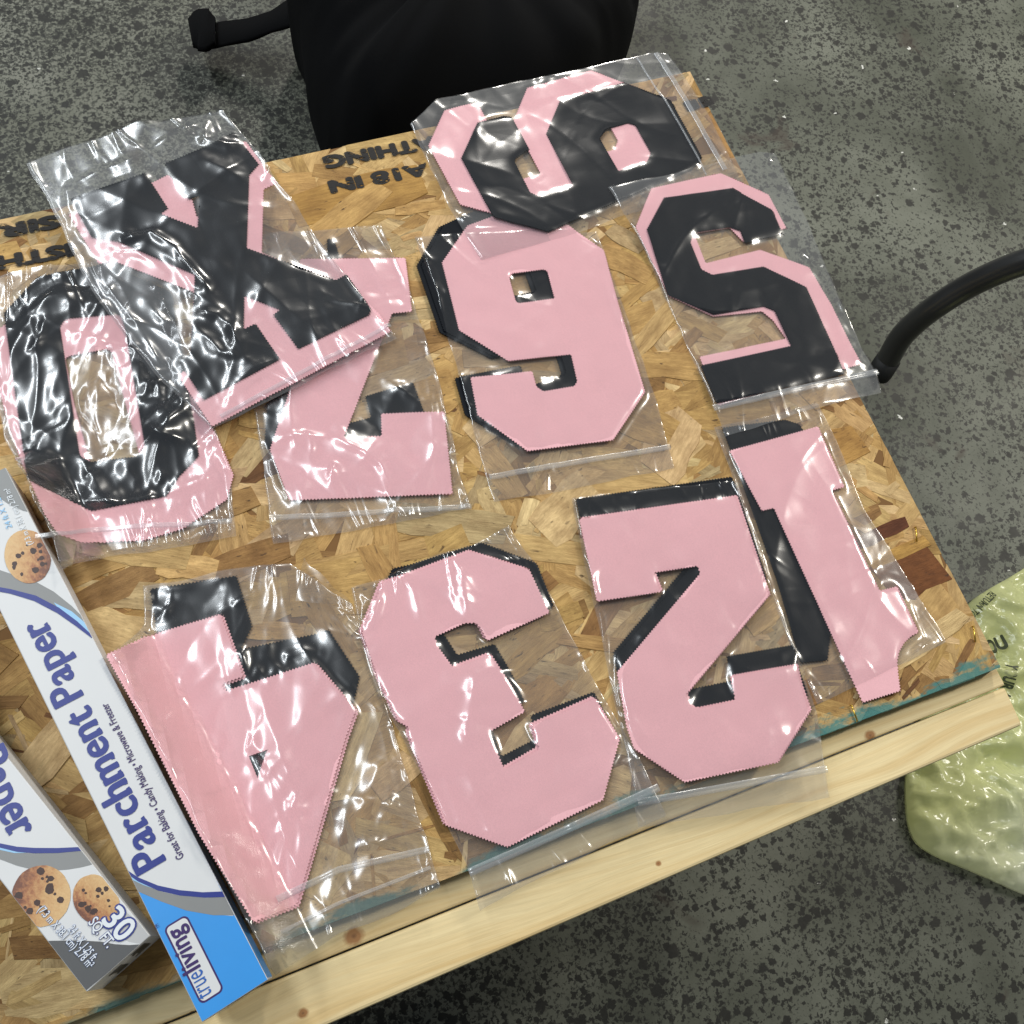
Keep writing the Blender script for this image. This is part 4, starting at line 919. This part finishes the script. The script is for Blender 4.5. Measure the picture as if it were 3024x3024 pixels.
# ------------------------------------------------------------------ black tote behind the table
sil = pts('P 820,-80 870,40 897,95 908,228 947,323 993,381 1030,430 1120,500 1400,470 1660,380 1795,196 1816,170 1869,106 1890,48 1900,-20 1900,-220 1500,-380 1050,-330')
cw = np.array([px(p, 0.16)[:2] for p in sil])
for _ in range(2):                                         # soften the outline
    cw = np.concatenate([np.stack([cw*0.75+np.roll(cw, -1, 0)*0.25, cw*0.25+np.roll(cw, -1, 0)*0.75], 1).reshape(-1, 2)])
cc = cw.mean(0); tote = thing('tote_bag', 'slumped black cloth bag on the floor beyond the far edge of the board', 'bag', (cc[0], cc[1], 0))
prof = [(0.0, 0.90), (0.02, 0.97), (0.08, 1.0), (0.16, 1.0), (0.22, 0.95), (0.26, 0.84), (0.285, 0.68), (0.30, 0.48), (0.305, 0.26), (0.30, 0.08)]
V = []; n = len(cw)
for k, (z, s) in enumerate(prof):
    for i, p in enumerate(cw):
        d = p-cc; fz = mnoise.noise(Vector((d[0]*9, d[1]*9, z*7)))*0.024+0.010*mnoise.noise(Vector((d[0]*28, d[1]*28, z*18)))
        q = cc+d*(s+fz*1.2*(1 if k else 0)); V.append((q[0], q[1], max(0.001, z+(fz*1.6 if k > 3 else 0))))
F = [(k*n+i, k*n+(i+1) % n, (k+1)*n+(i+1) % n, (k+1)*n+i) for k in range(len(prof)-1) for i in range(n)]
F.append(tuple(range(n))[::-1]); F.append(tuple(range((len(prof)-1)*n, len(prof)*n)))
tb = mesh('body', V, F, M['tote'], tote, True)
md = tb.modifiers.new('soft', 'SUBSURF'); md.levels = 1; md.render_levels = 2
def ribbon(name, s, zs, wid, th_, mat, parent):
    P = [px(p, z) for p, z in zip(pts(s), zs)]; Q = []
    for a, b in zip(P, P[1:]):
        Q += [a+(b-a)*t for t in np.linspace(0, 1, 5)[:-1]]
    Q.append(P[-1]); V = []; F = []; W_ = np.interp(np.linspace(0, 1, len(Q)), np.linspace(0, 1, len(wid)), wid)
    for i, p in enumerate(Q):
        d = Q[min(i+1, len(Q)-1)]-Q[max(i-1, 0)]; d = d/np.linalg.norm(d); nrm = np.array([-d[1], d[0], 0]); nrm /= np.linalg.norm(nrm)
        for a, b in ((-1, 0), (-0.9, 1), (0, 1.25), (0.9, 1), (1, 0), (0.9, -1), (0, -1), (-0.9, -1)):
            q = p+nrm*a*W_[i]; V.append((q[0], q[1], q[2]+b*th_*(1+0.4*mnoise.noise(Vector((q[0]*40, q[1]*40, 3))))))
    for i in range(len(Q)-1):
        for k in range(8): F.append((i*8+k, i*8+(k+1) % 8, (i+1)*8+(k+1) % 8, (i+1)*8+k))
    F.append(tuple(range(8))); F.append(tuple(range((len(Q)-1)*8, len(Q)*8))[::-1])
    return mesh(name, V, F, mat, parent, True)
ribbon('strap', 'TT 1000,30 850,95 720,160 560,215 400,240 300,258 250,250', [0.11, 0.09, 0.07, 0.055, 0.045, 0.04, 0.04], [0.036, 0.028, 0.020, 0.022, 0.024, 0.024, 0.022], 0.004, M['tote'], tote)
ribbon('strap_loop', 'TT 330,225 270,215 215,215 150,235', [0.050, 0.052, 0.050, 0.046], [0.024, 0.042, 0.040, 0.026], 0.006, M['tote'], tote)

# ------------------------------------------------------------------ chair leg
pathp = [((2598, 1100), 0.022), (((2620, 1066)), 0.045), ((2658, 1000), 0.09), ((2705, 951), 0.13), ((2765, 904), 0.17), ((2850, 850), 0.21), ((2940, 806), 0.25), ((3040, 768), 0.285), ((3200, 716), 0.33), ((3500, 640), 0.40)]
cp = [px(p, z) for p, z in pathp]
bm = bmesh.new(); dense = []
for i in range(len(cp)-1):
    a, b, c, d = cp[max(i-1, 0)], cp[i], cp[i+1], cp[min(i+2, len(cp)-1)]
    for t in np.linspace(0, 1, 6)[:-1]:
        dense.append(0.5*((2*b)+(-a+c)*t+(2*a-5*b+4*c-d)*t*t+(-a+3*b-3*c+d)*t**3))
dense.append(cp[-1])
chair = thing('chair', 'black tubular chair with only one bent leg in view on the concrete', 'chair', tuple(cp[0]*np.array([1, 1, 0])))
tube_bm(bm, dense, [0.0168]*len(dense), 20); me = bpy.data.meshes.new('leg'); bm.to_mesh(me); bm.free(); objm('leg', me, M['tube'], chair)
bm = bmesh.new(); e0 = Vector(dense[0]); e1 = (Vector(dense[0])-Vector(dense[3])).normalized()
tube_bm(bm, [e0-e1*0.028, e0-e1*0.002, e0+e1*0.006, e0+e1*0.011], [0.0180, 0.0186, 0.0174, 0.012], 20); me = bpy.data.meshes.new('foot_cap'); bm.to_mesh(me); bm.free(); objm('foot_cap', me, M['rubber'], chair)

# ------------------------------------------------------------------ green carrier bag on the floor
ol = pts('P 3130,1610 3024,1682 2950,1722 2880,1768 2830,1860 2770,2040 2715,2200 2698,2300 2706,2446 2752,2510 2907,2572 3030,2628 3200,2700 3420,2600 3500,2200 3400,1750')
ow = [tuple(px(p, 0.03)[:2]) for p in ol]
for _ in range(2): ow = [q for a, b in zip(ow, ow[1:]+ow[:1]) for q in ((a[0]*.75+b[0]*.25, a[1]*.75+b[1]*.25), (a[0]*.25+b[0]*.75, a[1]*.25+b[1]*.75))]; od = densify(ow, 0.008); gx, gy = np.meshgrid(np.arange(min(p[0] for p in ow), max(p[0] for p in ow), 0.0048), np.arange(min(p[1] for p in ow), max(p[1] for p in ow), 0.0048))
gx = gx.ravel(); gy = gy.ravel(); ok = inside(ow, gx, gy); B = np.array(od)
P = list(od); 
for x, y in zip(gx[ok], gy[ok]):
    if np.min((B[:, 0]-x)**2+(B[:, 1]-y)**2) > 0.004**2: P.append((x, y))
r = delaunay_2d_cdt([Vector(p) for p in P], [(i, (i+1) % len(od)) for i in range(len(od))], [], 0, 1e-7)
def cz(x, y):
    d = math.sqrt(float(np.min((B[:, 0]-x)**2+(B[:, 1]-y)**2)))
    s = min(1, d/0.16); base = 0.010+0.024*math.sqrt(max(0, 2*s-s*s))
    rid = abs(mnoise.noise(Vector((x*8+y*3, y*11, 1.7)))); rid2 = abs(mnoise.noise(Vector((x*24+y*14, y*20-x*6, 5.1))))
    rid3 = abs(mnoise.noise(Vector((x*58-y*20, y*50, 8.3))))
    k = min(1, d/0.015)
    return max(0.006, base+k*(0.034*(0.24-rid)+0.034*(0.25-rid2)+0.014*(0.25-rid3)))
VV = [(v[0], v[1], cz(v[0], v[1])) for v in r[0]]
FF = [f for f in r[2] if inside(ow, np.array(sum(VV[i][0] for i in f)/3), np.array(sum(VV[i][1] for i in f)/3))]
FF = [f if (VV[f[1]][0]-VV[f[0]][0])*(VV[f[2]][1]-VV[f[0]][1])-(VV[f[1]][1]-VV[f[0]][1])*(VV[f[2]][0]-VV[f[0]][0]) > 0 else f[::-1] for f in FF]
n0 = len(VV); m0 = len(od)
cb = thing('carrier_bag', 'crinkled yellow green plastic carrier bag on the floor below the near right corner', 'plastic bag', (float(np.mean(B[:, 0])), float(np.mean(B[:, 1])), 0))
V2 = VV+[(p[0], p[1], 0.004) for p in od]
F2 = [tuple(f) for f in FF]+[(i, n0+i, n0+(i+1) % m0, (i+1) % m0) for i in range(m0)]+[tuple(range(n0, n0+m0))[::-1]]
mesh('film', V2, F2, M['carrier'], cb, True)
czf = lambda x, y: sum(cz(x+a, y+b) for a in (-.012, 0, .012) for b in (-.012, 0, .012))/9+0.006
for txt, s, cap, bo in (('RETURN TO', 'R6 1720,500 1450,790', 0.0095, 0.02), ('PART', 'R6 1405,830 1400,1040', 0.0095, 0.02), ('YOU', 'R6 1640,1360 1960,1230', 0.017, 0.05), ('YOUR APP', 'R6 1880,1460 1800,1985', 0.0145, 0.05)):
    a, b = pts(s); lettering('bag_lettering', txt, a, b, cap, 0.07, M['bag_ink'], cb, bo, czf)
